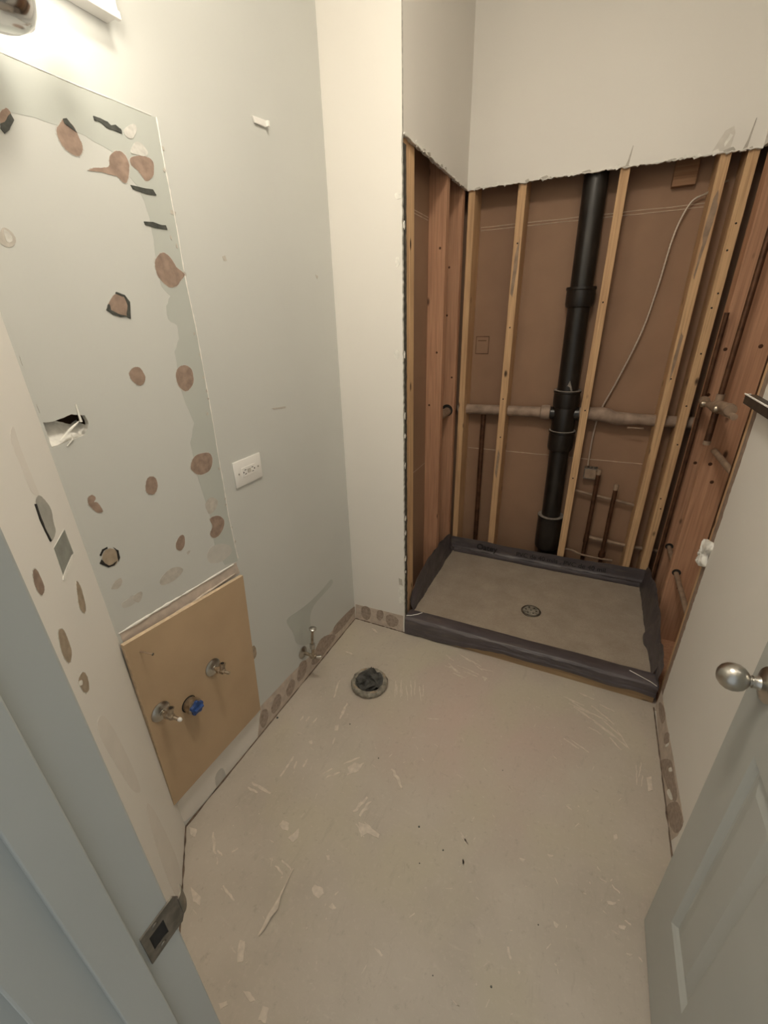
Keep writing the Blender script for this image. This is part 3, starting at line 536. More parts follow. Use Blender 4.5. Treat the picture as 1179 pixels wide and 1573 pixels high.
MB().tube([(0.002, yhi - 0.016, zhi + 0.020), (0.003, yhi - 0.017, zhi - 0.02), (0.0015, yhi - 0.018, zlo + 0.045)], [0.0014, 0.0030, 0.002], 6).build('torn_paper', WHITEP, wl, 60)
MB().tube([(0.001, yhi - 0.02, zlo + 0.044), (0.003, (ylo + yhi) / 2, zlo + 0.030), (0.002, ylo + 0.02, zlo + 0.010)], [0.0010, 0.0032, 0.002], 6).build('torn_paper', WHITEP, wl, 60)
MB().tube([(0.001, yhi - 0.045, zlo + 0.020), (0.002, (ylo + yhi) / 2, zlo + 0.008), (0.002, ylo + 0.03, zlo - 0.004)], [0.0010, 0.0022, 0.001], 6).build('torn_paper', WHITEP, wl, 60)
def smooth_loop(lp, k=4):
    n = len(lp); out = []
    for i in range(n):
        p0, p1, p2, p3 = (Vector(lp[(i + d) % n]) for d in (-1, 0, 1, 2))
        for j in range(k):
            t = j / k
            q = 0.5 * ((2 * p1) + (p2 - p0) * t + (2 * p0 - 5 * p1 + 4 * p2 - p3) * t * t + (3 * p1 - p0 - 3 * p2 + p3) * t ** 3)
            out.append((q.x, q.y))
    return out
def patch(wall, name, lp, fn, mat, h=0.0008, amp=0.0016, h0=0.0):
    return MB().poly([rough_loop(lp, amp)], fn, h0, h).build(name, mat, wall)
def area_scale(lp, s):
    cx = sum(p[0] for p in lp) / len(lp); cy = sum(p[1] for p in lp) / len(lp)
    return [(cx + (p[0] - cx) * s, cy + (p[1] - cy) * s) for p in lp]
def patches(wall, data, fn, clip=None):
    spec = [('band', 'old_paint', BAND, 0.0004), ('skim', 'caulk_skim', STRIPM, 0.0007), ('strip', 'bare_strip', STRIPM, 0.0006),
            ('stain', 'dusty_stain', STAIN, 0.0004), ('faint', 'faint_scuff', FAINT, 0.0006), ('grey', 'grey_scuff', GREYP, 0.0008),
            ('tank', 'bare_patch', BAND, 0.0006), ('dgrey', 'grey_patch', DGREY, 0.0007), ('dgreen', 'green_patch', DGREEN, 0.0009),
            ('tear', 'torn_patch', TEAR, 0.0011), ('tan', 'tan_patch', TAN, 0.0011), ('glue', 'adhesive_smear', GLUE, 0.0022),
            ('spot', 'glue_spot', SPOT, 0.0012), ('dspot', 'dark_tear', SPOT, 0.0013), ('dark', 'dark_crack', DARK, 0.0014),
            ('white', 'plaster_chip', WHITEP, 0.0016), ('pale', 'skinned_paint', PALE, 0.0014), ('scuff', 'small_scuff', GREYP, 0.0010)]
    for key, nm, mat, h in spec:
        for lp in data.get(key, []):
            if clip:
                lp = clip(lp)
            if key in ('tear', 'tan', 'dgreen'):      # pale feathered paper rim round each tear
                patch(wall, 'paper_rim', area_scale(lp if key == 'dgreen' else smooth_loop(lp), 1.045), fn, WHITEP if key == 'dgreen' else FAINT, h * 0.7, 0.0035)
            amp = 0.004 if key in ('band', 'strip') else 0.0010
            if key in ('tear', 'tan', 'grey', 'faint', 'spot', 'dspot', 'stain', 'dgrey', 'tank', 'white', 'pale'):
                lp = smooth_loop(lp)
            patch(wall, nm, lp, fn, mat, h, amp)
patches(wl, LEFT, mapL, clipy)
# beads of old paint and caulk left along the mirror and backsplash outlines
def bead(wall, name, line, r_, mat, amp=0.6):
    pts = []
    rs = []
    for i in range(len(line) - 1):
        for k in range(8):
            t = k / 8
            y = line[i][0] * (1 - t) + line[i + 1][0] * t; z = line[i][1] * (1 - t) + line[i + 1][1] * t
            y = max(y, -1.243)
            j = nz(y * 60, z * 60, 2)
            pts.append((0.0005, y + j * r_ * 0.8, z)); rs.append(r_ * max(0.25, 1 + amp * nz(y * 150, z * 130, 9) * 2))
    MB().tube(pts, rs, 6).build(name, mat, wall, 60)
bead(wl, 'paint_bead', LEFT['ring'][0], 0.0016, PAINT)
bead(wl, 'paint_bead', LEFT['mtop'][0], 0.0010, PAINT)
bead(wl, 'caulk_bead', LEFT['splash1'][0], 0.0032, PAINT)
bead(wl, 'caulk_bead', LEFT['splash2'][0], 0.0038, STRIPM)
mb = MB()
for y, z in LEFT['specks'][0]:
    lp = [(y + math.cos(a) * random.uniform(0.002, 0.005), z + math.sin(a) * random.uniform(0.002, 0.007)) for a in [i * 1.05 for i in range(6)]]
    mb.poly([lp], mapL, 0, 0.0018)
stuff(mb.build('edge_chips', GREYP, wl))

# ---- 45 degree wall between left wall and door wall
UD = (1.62 - L) / S2 * 1.0
UD = (abs(YF) - L) / S2
mapD = lambda u, v, t: (u * S2 + t * S2, -L - u * S2 + t * S2, v)
wd = MB().poly([[(0, 0), (UD, 0), (UD, CEIL), (0, CEIL)]], mapD, 0.0, -T).build('wall_corner', PAINT)
struct(wd, 'short angled wall beside the doorway with torn patches')
patches(wd, DIAG, mapD, lambda lp: [(max(p[0], 0.004), p[1]) for p in lp])

def joint(wall, a, c, seed):
    n = 60; pts = []; rs = []
    for i in range(n + 1):
        t = i / n
        k = nz(t * 17, seed, 0)
        pts.append((a[0] + (c[0] - a[0]) * t, a[1] + (c[1] - a[1]) * t, 0.0012)); rs.append(0.0028 * max(0.2, 0.9 + 1.4 * k))
    MB().tube(pts, rs, 6).build('dirty_joint', GAP, wall, 60)
joint(wl, (0.002, -L), (0.002, -0.004), 1.0)
joint(wd, (0.003, -L), (UD * S2, -L - UD * S2 + 0.004), 2.0)
# ---- door wall with the doorway
XJ0, XJ1 = 0.651, 1.449
wf = MB().box(0.3714, XJ0, YF - 0.13, YF, 0, CEIL).box(XJ1, R + T, YF - 0.13, YF, 0, CEIL).box(XJ0, XJ1, YF - 0.13, YF, 2.06, CEIL).build('wall_front', PAINT)
struct(wf, 'wall with the doorway')

# ---- return wall beside the shower, ragged along its cut edge
edge = [(W + jag(z, 0.0030, 1.0, 2.0) - 0.002, z) for z in [i * 0.012 for i in range(int(H / 0.012) + 1)]]
mapW = lambda u, v, t: (u, t, v)
wg = MB().poly([[(0.0, 0.0)] + edge + [(W, H), (W, CEIL), (0.0, CEIL)]], mapW, 0.0, T, 0, 1).build('wall_wing', [PAINT, GYP])
struct(wg, 'narrow return wall between left wall and shower')
joint(wg, (0.004, -0.002), (W, -0.002), 3.0)
patches(wg, WING, lambda u, v, t: (u, -t, v), lambda lp: [(min(max(p[0], 0.0), W - 0.003), p[1]) for p in lp])
# dark remains of old tile backer on the hidden side of that edge
eg = [(T + 0.001, z) for z in (0.10, H - 0.01)]
back = [(T + 0.028 + jag(z, 0.005, 0.6, 7.0), z) for z in [0.10 + i * 0.02 for i in range(int((H - 0.11) / 0.02) + 1)]]
MB().poly([[(T + 0.0005, 0.10)] + back + [(T + 0.0005, back[-1][1])]], lambda u, v, t: (t, u, v), W - 0.010, W - 0.001).build('backer_remnant', GYPD, wg)
for z in (0.62, 0.70, 0.98, 1.12, 1.21, 1.47, 1.93, 0.47, 0.39):
    lp = [(T + 0.004 + math.cos(i) * random.uniform(0.003, 0.009), z + math.sin(i) * random.uniform(0.006, 0.022)) for i in range(6)]
    MB().poly([lp], lambda u, v, t: (t, u, v), W - 0.003, W + 0.001).build('plaster_chip', WHITEP, wg)

# ---- shower recess, left side: wallboard above the cut, bare studs below
def ragged_bottom(u0, u1, zc, seed, amp=0.006, step=0.008):
    n = int((u1 - u0) / step)
    return [(u0 + (u1 - u0) * i / n, zc + jag(u0 + (u1 - u0) * i / n, amp, 1.0, seed) + 0.004 * nz(i * 0.13, seed, 0)) for i in range(n + 1)]
mapN = lambda u, v, t: (t, u, v)
rb = ragged_bottom(T, D, H, 3.0)
wn = MB().poly([rb + [(D, CEIL), (T, CEIL)]], mapN, W, W - T, 0, 1).build('wall_niche', [PAINT, GYP])
struct(wn, 'left side of the shower recess, wallboard cut away to studs')
def flaps(wall, line, fn, mat, n, seed, t=0.002):
    rnd = random.Random(seed)
    for k in range(n):
        u, z = line[rnd.randrange(2, len(line) - 2)]
        a = rnd.uniform(0.006, 0.022); hh = rnd.uniform(0.006, 0.020)
        lp = [(u - a, z + hh * 0.5), (u - a * 0.4, z - hh * 0.35), (u + a * 0.2, z - hh * 0.1), (u + a, z + hh * 0.3), (u + a * 0.5, z + hh), (u - a * 0.3, z + hh * 0.8)]
        MB().poly([rough_loop(lp, 0.002, 2)], fn, 0.0, t).build('torn_paper', mat, wall)
def lip(wall, line, fn, seed):
    pts = []; rs = []
    for i, (u, z) in enumerate(line):
        k = nz(u * 40, seed, 2)
        pts.append(fn(u, z + 0.001 + 0.0015 * k, 0.0012)); rs.append(0.0026 * max(0.15, 0.8 + 1.3 * nz(u * 22, seed, 5)))
    MB().tube(pts, rs, 6).build('torn_lip', WHITEP, wall, 60)
lip(wn, rb, lambda u, v, t: (W + t, u, v), 3.3)
flaps(wn, rb, lambda u, v, t: (W + t, u, v), WHITEP, 9, 5)
flaps(wn, rb, lambda u, v, t: (W + t * 1.3, u, v), GREYP, 6, 8)

def stud_mesh(wx, wy, z0, z1, ch=0.002):
    """bevelled timber standing on z0; origin at its foot centre"""
    hx, hy = wx / 2, wy / 2
    lp = [(-hx + ch, -hy), (hx - ch, -hy), (hx, -hy + ch), (hx, hy - ch), (hx - ch, hy), (-hx + ch, hy), (-hx, hy - ch), (-hx, -hy + ch)]
    return MB().poly([lp], lambda u, v, t: (u, v, t), z0, z1)
def stud(parent, x0, x1, y0, y1, z0=0.04, z1=2.6, mat=STUD, lean=0.0):
    o = stud_mesh(x1 - x0, y1 - y0, 0, z1 - z0).build('stud', mat, parent)
    o.location = ((x0 + x1) / 2, (y0 + y1) / 2, z0)
    o.rotation_euler = (0, lean, 0)
    return o
xs1 = W - T; xs0 = xs1 - 0.089
# corner built up of two timbers, then two single studs
stud(wn, xs0, xs1, 0.045, 0.098)
stud(wn, xs0, xs1 - 0.001, 0.101, 0.155)
stud(wn, xs0, xs1, 0.565, 0.610, mat=STUDR)
stud(wn, xs0 + 0.001, xs1, 0.830, 0.873, mat=STUDR)
MB().box(xs0, xs1, 0.02, 0.875, 0.0, 0.038).build('bottom_plate', STUDR, wn)
def boards(parent, fn, u0, u1, zs_, gap=0.0):
    for a, b in zip(zs_[:-1], zs_[1:]):
        MB().poly([[(u0, a + gap), (u1, a + gap), (u1, b - gap), (u0, b - gap)]], fn, 0.0, T).build('backing_board', PAPER, parent)
boards(wn, lambda u, v, t: (xs0 - t, u, v), T, 1.05, (0.0, 0.815, 2.045, CEIL))
for z, n in ((2.039, 2), (0.815, 1)):
    for k in range(n):
        MB().box(xs0 - 0.0003, xs0 + 0.0006, 0.16, 0.56, z + k * 0.012 - 0.002, z + k * 0.012 + 0.002).build('joint_line', JOINT, wn)
for y, z in ((0.83, 1.62), (0.83, 1.28), (0.565, 1.92), (0.565, 1.44), (0.565, 1.16), (0.83, 1.86)):
    MB().lathe([(0.006, 0), (0.005, 0.0008)], (xs0 + random.uniform(0.02, 0.07), y, z), (0, -1, 0), 10).build('knot', COPPER, wn)

# ---- shower recess, back wall
rb = ragged_bottom(W, R, H, 6.0)
wb = MB().poly([rb + [(R, CEIL), (W, CEIL)]], mapW, D, D + T, 0, 1).build('wall_back', [PAINT, GYP])
struct(wb, 'back of the shower recess, wallboard cut away to studs')
lip(wb, rb, lambda u, v, t: (u, D - t, v), 8.1)
flaps(wb, rb, lambda u, v, t: (u, D - t, v), WHITEP, 14, 21)
flaps(wb, rb, lambda u, v, t: (u, D - t * 1.3, v), GREYP, 10, 22)
for u, hh, ww in ((1.395, 0.085, 0.038), ):
    lp = [(u - ww, H + 0.01), (u - ww * 0.6, H + 0.045), (u - ww * 0.2, H + 0.075), (u + ww * 0.5, H + hh), (u + ww * 0.75, H + 0.06), (u + ww * 0.6, H + 0.01)]
    MB().poly([rough_loop(lp, 0.004)], lambda a, b, t: (a, D - t, b), 0, 0.0016).build('paper_tear', PTEAR, wb)
    MB().poly([rough_loop([(u + 0.004, H + 0.02), (u + 0.022, H + 0.055), (u + 0.012, H + 0.062), (u - 0.002, H + 0.03)], 0.002)], lambda a, b, t: (a, D - t, b), 0, 0.0024).build('torn_paper', WHITEP, wb)
for u, hh in ((1.045, 0.075), (1.472, 0.10)):
    MB().poly([[(u - 0.012, H - 0.004), (u + 0.004, H - 0.004), (u + 0.012, H + hh), (u + 0.009, H + hh), (u - 0.001, H + hh * 0.3)]], lambda a, b, t: (a, D - t, b), 0, 0.0016).build('paper_tear', GREYP, wb)
YB0, YB1 = D + T, D + T + 0.140
for x0, x1, m in ((0.321, 0.356, STUD), (0.572, 0.612, STUD), (1.020, 1.060, STUD), (1.393, 1.431, STUD), (1.487, 1.527, STUD)):
    stud(wb, x0, x1, YB0, YB1, mat=m)
MB().box(W, R, YB0, YB1, 0.0, 0.038).build('bottom_plate', STUDR, wb)
boards(wb, lambda u, v, t: (u, YB1 + t, v), xs0, R + 0.16, (0.0, 0.806, 2.050, CEIL))
for z, n, x0, x1 in ((2.044, 2, 0.362, 1.43), (0.806, 1, 0.362, 1.39)):
    for k in range(n):
        pts = [(x0 + (x1 - x0) * i / 30, YB1 - 0.0003, z + k * 0.014 + 0.002 * nz(i * 0.3, k, z)) for i in range(31)]
        MB().tube(pts, 0.0026, 5).build('joint_line', JOINT, wb)
# screw heads and nail holes on stud faces
for x, z in ((0.592, 1.55), (0.590, 1.16), (0.594, 0.93), (0.592, 1.95), (1.040, 1.66), (1.042, 1.12), (1.038, 0.72), (1.412, 1.93), (1.410, 1.30), (1.509, 1.95), (1.503, 1.85), (1.512, 1.68), (1.502, 1.62), (1.508, 1.42), (1.505, 1.17), (1.511, 0.97), (1.500, 0.66), (1.512, 0.60)):
    MB().lathe([(0.0042, 0), (0.0036, 0.0007)], (x, YB0, z), (0, -1, 0), 9).build('nail_head', DARK, wb)
# old brown glue left on stud faces
for lp in ([(1.398, 1.93), (1.404, 2.05), (1.415, 2.08), (1.426, 2.02), (1.424, 1.96), (1.412, 1.84), (1.405, 1.74), (1.400, 1.76), (1.404, 1.88)],
           [(1.400, 1.40), (1.408, 1.52), (1.418, 1.50), (1.414, 1.36), (1.405, 1.28)],
           [(0.578, 1.72), (0.586, 1.90), (0.604, 1.98), (0.602, 1.84), (0.590, 1.70)],
           [(0.580, 0.70), (0.588, 0.86), (0.600, 0.82), (0.592, 0.66)]):
    MB().poly([rough_loop(lp, 0.003)], lambda a, b, t: (a, YB0 - t, b), 0, 0.0012).build('glue_stain', COPPERL, wb)
# pencilled box outline on the board behind
for x0, x1, z0, z1 in ((0.372, 0.452, 1.497, 1.501), (0.372, 0.452, 1.400, 1.404), (0.372, 0.375, 1.40, 1.50), (0.449, 0.452, 1.40, 1.50), (0.385, 0.435, 1.474, 1.478)):
    MB().box(x0, x1, YB1 - 0.0012, YB1 + 0.0005, z0, z1).build('marked_outline', COPPER, wb)

# ---- right wall
edge = [(-0.072 + jag(z, 0.0065, 0.6, 4.0) - 0.004 * nz(z * 9, 1, 1), z) for z in [0.03 + i * 0.013 for i in range(int(2.9 / 0.013))]]
wr = MB().poly([[(YF, 0.0), (-0.03, 0.0)] + edge + [(-0.06, CEIL), (YF, CEIL)]], mapN, R, R + T, 0, 1).build('wall_right', [PAINT, TAN])
struct(wr, 'right wall, wallboard ending in a ragged edge at the shower')
RIGHT['white'] = [area_scale(lp, 0.65) for lp in RIGHT['white']]
patches(wr, RIGHT, lambda u, v, t: (R - t, u, v))
joint(wr, (R - 0.002, -0.75), (R - 0.002, -0.02), 4.0)
# torn brown paper ply left on the timber past the edge
e2 = [(-0.024 + jag(z, 0.004, 1.0, 12.0), z) for z in [0.06 + i * 0.03 for i in range(95)]]
MB().poly([[(-0.090, 0.06)] + e2 + [(-0.090, e2[-1][1])]], mapN, R + 0.003, R + T - 0.0003).build('torn_paper_ply', TEAR, wr)
XR0 = R + T; XR1 = XR0 + 0.140
stud(wr, XR0, XR1, -0.075, 0.034, z1=2.9)
stud(wr, XR0, XR1, 0.450, 0.490, z1=2.9, mat=STUDR)
stud(wr, XR0, XR1, 0.735, 0.787, z1=2.9, mat=STUDR)
stud(wr, XR0 + 0.002, XR1, 0.795, 0.838, z1=2.9, mat=STUDR)
MB().box(XR0, XR1, -0.06, 0.87, 0.0, 0.038).build('bottom_plate', STUDR, wr)
boards(wr, lambda u, v, t: (XR1 + t, u, v), -0.3, 1.02, (0.0, 0.81, 2.05, CEIL))
rbr = ragged_bottom(-0.05, D, H, 9.0)
MB().poly([rbr + [(D, CEIL), (-0.05, CEIL)]], mapN, R, R + T - 0.0005, 0, 1).build('upper_board', [PAINT, GYP], wr)
for x, y, z in ((1.60, 0.45, 0.36), (1.575, 0.45, 1.00), (1.62, 0.45, 1.48), (1.60, 0.45, 0.92), (1.57, 0.735, 1.45), (1.58, 0.735, 0.92), (1.555, 0.735, 1.25)):
    MB().lathe([(0.008, 0), (0.006, 0.0008)], (x, y, z), (0, -1, 0), 10).build('knot', COPPER, wr)

# ================================================================== DOOR AND JAMB
tj = MB().box(XJ0, 0.670, YF - 0.135, YF, 0, 2.05).build('trim_1', DOORP, bevel=0.0025)
struct(tj, 'painted door jamb on the latch side')
MB().box(0.670, 0.681, -1.706, -1.667, 0.0, 2.03).build('door_stop', DOORP, tj, bevel=0.0015)
MB().box(0.635, 0.6515, YF - 0.160, YF - 0.130, 0, 2.06).build('casing', DOORP, tj)
# strike plate: frame with an opening, curved lip, two screws
yp0, yp1, zp0, zp1 = -1.660, -1.622, 0.887, 0.947
sp = MB().poly([[(yp0, zp0), (yp1 + 0.008, zp0), (yp1 + 0.014, zp0 + 0.012), (yp1 + 0.014, zp1 - 0.012), (yp1 + 0.008, zp1), (yp0, zp1)],
               [(-1.652, 0.902), (-1.652, 0.932), (-1.632, 0.932), (-1.632, 0.902)]], mapN, 0.6700, 0.6722).build('strike_plate', STEEL, tj)
MB().poly([[(-1.652, 0.902), (-1.632, 0.902), (-1.632, 0.932), (-1.652, 0.932)]], mapN, 0.6655, 0.6704).build('latch_recess', DARK, sp)
MB().sheet(lambda u, v: (0.6722 - 0.010 * u * u, yp1 + 0.012 + 0.012 * u, zp0 + 0.012 + v * 0.036), 6, 2, 0.0015).build('strike_lip', STEEL, sp, 40)
for z in (0.8945, 0.9395):
    MB().lathe([(0.0042, 0), (0.0036, 0.0010)], (0.6722, -1.642, z), (1, 0, 0), 10).build('screw', STEEL, sp)
tj2 = MB().box(1.432, XJ1, YF - 0.135, YF, 0, 2.05).build('trim_2', DOORP, bevel=0.0025)
struct(tj2, 'painted door jamb on the hinge side')
tj3 = MB().box(XJ0, XJ1, YF - 0.135, YF, 2.05, 2.062).build('trim_3', DOORP)
struct(tj3, 'painted head of the door frame')

# door leaf: stands open along the right wall
door = bpy.data.objects.new('door_1', None); COL.objects.link(door); door.location = (1.43, -1.60, 0.0)
struct(door, 'grey-green painted panel door standing open along the right wall')
dx0, dx1, dy0, dy1, dz0, dz1 = 1.432, 1.467, -1.612, -0.880, 0.012, 2.035
pan_y = [(-1.505, -1.330), (-1.160, -0.995)]
pan_z = [(0.262, 0.862), (1.060, 1.600), (1.700, 1.920)]
holes = [[(a, c), (b, c), (b, d), (a, d)] for a, b in pan_y for c, d in pan_z]
MB().poly([[(dy0, dz0), (dy1, dz0), (dy1, dz1), (dy0, dz1)]] + holes, mapN, dx0, dx1).build('leaf', DOORP, door)
for a, b in pan_y:
    for c, d in pan_z:
        p = MB()
        for sx, s0 in ((1, dx0), (-1, dx1)):
            rings = []
            for ins, dep in ((0.0, 0.0), (0.008, 0.005), (0.014, 0.010), (0.020, 0.0105), (0.046, 0.004), (0.050, 0.0038)):
                x = s0 + sx * dep
                rings.append([(x, a + ins, c + ins), (x, b - ins, c + ins), (x, b - ins, d - ins), (x, a + ins, d - ins)])
            vs = [q for r_ in rings for q in r_]
            fs = [(i * 4 + k, i * 4 + (k + 1) % 4, (i + 1) * 4 + (k + 1) % 4, (i + 1) * 4 + k) for i in range(5) for k in range(4)]
            fs.append((20, 21, 22, 23))
            p.add(vs, fs)
        p.build('door_panel', DOORP, door)
KY, KZ = -0.942, 0.985
def knob(sx, x):
    kb = MB().lathe([(0.0, 0.0), (0.0335, 0.0), (0.0335, 0.003), (0.030, 0.007), (0.020, 0.010), (0.0135, 0.013), (0.0115, 0.017), (0.0115, 0.024)], (x, KY, KZ), (sx, 0, 0), 32).build('knob_rose', NICKEL, door, 35)
    MB().lathe([(0.0095, 0.020), (0.0095, 0.028), (0.015, 0.031), (0.0215, 0.037), (0.0252, 0.045), (0.0262, 0.053), (0.0245, 0.062), (0.0195, 0.070), (0.012, 0.0755), (0.004, 0.078), (0.0, 0.0782)] if sx < 0 else
               [(0.0095, 0.020), (0.0095, 0.024), (0.018, 0.028), (0.025, 0.036), (0.024, 0.046), (0.016, 0.053), (0.004, 0.056), (0, 0.0562)], (x, KY, KZ), (sx, 0, 0), 32).build('knob', NICKEL, kb, 50)
knob(-1, dx0); knob(1, dx1)
MB().box(dx0 + 0.005, dx1 - 0.005, dy1, dy1 + 0.001, KZ - 0.028, KZ + 0.028).build('latch_plate', NICKEL, door)
for z in (0.25, 1.03, 1.80):
    MB().tube([(1.427, -1.616, z - 0.045), (1.427, -1.616, z + 0.045)], 0.006, 10).build('hinge', NICKEL, door, 40)
own(door)

# ================================================================== SHOWER BASE
bed = MB()
def bedf(u, v):
    x = W + 0.012 + u * (R - W - 0.030); y = 0.080 + v * (D - 0.080 - 0.012)
    dr = math.hypot(x - 0.94, y - 0.375)
    z = 0.072 + 0.020 * min(1, dr / 0.55) + 0.0025 * nz(x * 6, y * 6, 0) + 0.0012 * nz(x * 25, y * 25, 3)
    return (x, y, z)
bed.grid(bedf, 60, 42)
bo = bed.build('mortar_bed', BEDM, None, 60)
tag(bo, 'grey mortar shower floor sloping to a round drain', 'shower base')
for x0, x1, y0, y1 in ((W + 0.012, R - 0.018, 0.080, D - 0.012),):
    MB().box(x0, x1, y0, y1, 0.0, 0.06).build('mortar_body', BEDM, bo)
dr = thing('floor_drain', 'round grey drain cover in the middle of the shower floor', 'drain', (0.94, 0.372, 0.074))
MB().lathe([(0.054, -0.004), (0.054, 0.003), (0.050, 0.005), (0.047, 0.005), (0.046, 0.003), (0.0, 0.003)], (0.94, 0.372, 0.074), (0, 0, 1), 32).build('drain_ring', STEEL, dr, 40)
MB().lathe([(0.044, 0.002), (0.044, 0.0055), (0.041, 0.007), (0.0, 0.0075)], (0.94, 0.372, 0.074), (0, 0, 1), 32).build('drain_cover', FLANGEM, dr, 40)
for k in range(6):
    a = k * math.pi / 3
    MB().lathe([(0.0045, 0), (0.0045, 0.0006)], (0.94 + 0.028 * math.cos(a), 0.372 + 0.028 * math.sin(a), 0.0814), (0, 0, 1), 8).build('drain_hole', DARK, dr)
MB().lathe([(0.006, 0), (0.005, 0.002), (0, 0.0025)], (0.94, 0.372, 0.0812), (0, 0, 1), 10).build('screw', STEEL, dr)
own(dr)

curb = MB().box(W + 0.004, R - 0.004, 0.006, 0.078, 0.0, 0.092).build('curb_timber', CURBW, bevel=0.002)
tag(curb, 'low timber kerb under the liner, wood showing along its front foot', 'kerb')

liner = thing('shower_pan_liner', 'dark grey plastic shower pan liner turned up the walls and over the kerb', 'liner', (0.92, 0.4, 0.0))
# over the kerb
prof = [(0.100, 0.086), (0.092, 0.098), (0.080, 0.106), (0.055, 0.110), (0.030, 0.110), (0.010, 0.106), (0.000, 0.096), (-0.003, 0.075), (-0.004, 0.050), (-0.003, 0.025), (-0.002, 0.0)]
def wrap(u, v):
    x = W + 0.002 + u * (R - W - 0.006)
    k = v * (len(prof) - 1); i = min(int(k), len(prof) - 2); t = k - i
    y = prof[i][0] * (1 - t) + prof[i + 1][0] * t; z = prof[i][1] * (1 - t) + prof[i + 1][1] * t
    low = 0.002 + 0.046 * min(1, max(0, (u - 0.14) / 0.30)) + 0.006 * nz(x * 6, 0, 0) + 0.004 * math.sin(u * 21)
    if u > 0.93:
        low -= 0.010 * (u - 0.93) / 0.07
    z = low + (z) * (0.112 - low) / 0.112 if v > 0.6 else z
    bul = 0.006 * nz(x * 7, v * 4, 1) + 0.003 * nz(x * 22, v * 9, 4)
    sag = 0.010 * max(0, 0.5 - abs(v - 0.5)) * nz(x * 4, 2, 2)
    y2 = y - abs(bul) * (1.0 if v > 0.5 else 0.2) - (0.004 if v > 0.85 else 0)
    return (x, y2, max(0.001, z + bul * 0.5 + sag))
MB().sheet(wrap, 110, 40, 0.0014).build('kerb_wrap', LINER, liner, 60)
# back upturn with a horizontal fold
def backf(u, v):
    x = W + 0.004 + u * (R - W - 0.008)
    top = 0.205 + 0.010 * nz(x * 3, 1, 7) - 0.016 * math.sin(u * math.pi) * (0.5 + 0.5 * nz(x * 8, 0, 0)) + 0.01 * (u - 0.5)
    z = 0.080 + v * (top - 0.080)
    fold = math.exp(-((v - 0.36) / 0.06) ** 2) * 0.008
    y = D - 0.004 - 0.010 * (1 - v) - fold - 0.004 * abs(nz(x * 9, v * 3, 3)) - 0.0015 * nz(x * 30, v * 9, 2)
    return (x, y, z)
lb = MB().sheet(backf, 90, 22, 0.0014).build('back_upturn', LINER, liner, 60)
lowf = lambda u, v: (W + 0.03 + u * (R - W - 0.06), D - 0.019 - 0.006 * math.sin(math.pi * v) - 0.002 * nz(u * 40, v * 4, 1), 0.082 + v * 0.038 + 0.003 * nz(u * 12, 0, 5))
MB().sheet(lowf, 70, 8, 0.0014).build('lower_fold', LINER, lb, 60)
def leftf(u, v):
    y = 0.085 + u * (D - 0.095)
    top = 0.215 + 0.060 * math.sin(u * math.pi) ** 0.8 - 0.05 * max(0, 0.12 - u) / 0.12 + 0.014 * nz(u * 9, 1, 1)
    z = 0.080 + v * (top - 0.080)
    x = W - 0.004 + 0.022 * (1 - v) + 0.010 * nz(u * 7, v * 2.5, 4) * (0.4 + v) + 0.003 * nz(u * 30, v * 6, 2)
    return (max(x, W - 0.009), y, z)
MB().sheet(leftf, 60, 18, 0.0014).build('left_upturn', LINER, liner, 60)
def rightf(u, v):
    y = 0.075 + u * (D - 0.085)
    top = 0.235 + 0.055 * math.sin(u * math.pi) - 0.07 * max(0, 0.25 - u) / 0.25 + 0.016 * nz(u * 8, 3, 1)
    z = 0.080 + v * (top - 0.080)
    lump = 0.028 * math.exp(-((u - 0.30) / 0.06) ** 2) * math.exp(-((v - 0.25) / 0.25) ** 2)
    x = R - 0.006 - 0.020 * (1 - v) - lump - 0.012 * nz(u * 6, v * 2, 8) * (0.5 + 0.5 * v) - 0.003 * nz(u * 30, v * 6, 2)
    return (min(x, R + 0.006), y, z)
MB().sheet(rightf, 60, 18, 0.0014).build('right_upturn', LINER, liner, 60)
# loose flap tucked up at the front right end, pale edge showing
def flapf(u, v):
    y = -0.006 + u * 0.20
    return (R - 0.004 - 0.006 * math.sin(v * 3) - 0.010 * nz(u * 5, v * 3, 2), y + 0.02 * v, 0.085 + v * (0.16 - 0.08 * abs(u - 0.5)))
MB().sheet(flapf, 16, 12, 0.0014).build('corner_flap', LINER, liner, 60)
MB().tube([(R - 0.115, 0.050, 0.112), (R - 0.075, 0.030, 0.113), (R - 0.035, 0.012, 0.112), (R - 0.010, -0.002, 0.108)], 0.0018, 6).build('pale_edge', WHITEP, liner, 60)
MB().tube([(W + 0.004, 0.012, 0.112), (W + 0.03, 0.020, 0.114), (W + 0.06, 0.045, 0.114), (W + 0.075, 0.075, 0.108)], 0.0022, 6).build('pale_edge', WHITEP, liner, 60)
# printed words on the liner
def text_on(parent, s, size, x, z, y, mat, bold=False):
    cu = bpy.data.curves.new('text', 'FONT')
    cu.body = s; cu.size = size; cu.extrude = 0.0004
    if bold:
        cu.offset = size * 0.018
    to = bpy.data.objects.new('text', cu); COL.objects.link(to)
    bpy.context.view_layer.update()
    me = bpy.data.meshes.new_from_object(to)
    bpy.data.objects.remove(to)
    me.materials.clear(); me.materials.append(mat)
    o = bpy.data.objects.new('printed_text', me); COL.objects.link(o)
    o.parent = parent
    o.location = (x, y, z); o.rotation_euler = (math.radians(84), 0, 0)
    return o
text_on(lb, 'Oatey', 0.056, 0.505, 0.143, D - 0.0185, INK, True)
text_on(lb, 'PVC de 40 mils , PVC de 40 mil', 0.042, 0.77, 0.146, D - 0.0185, INK)
own(liner)

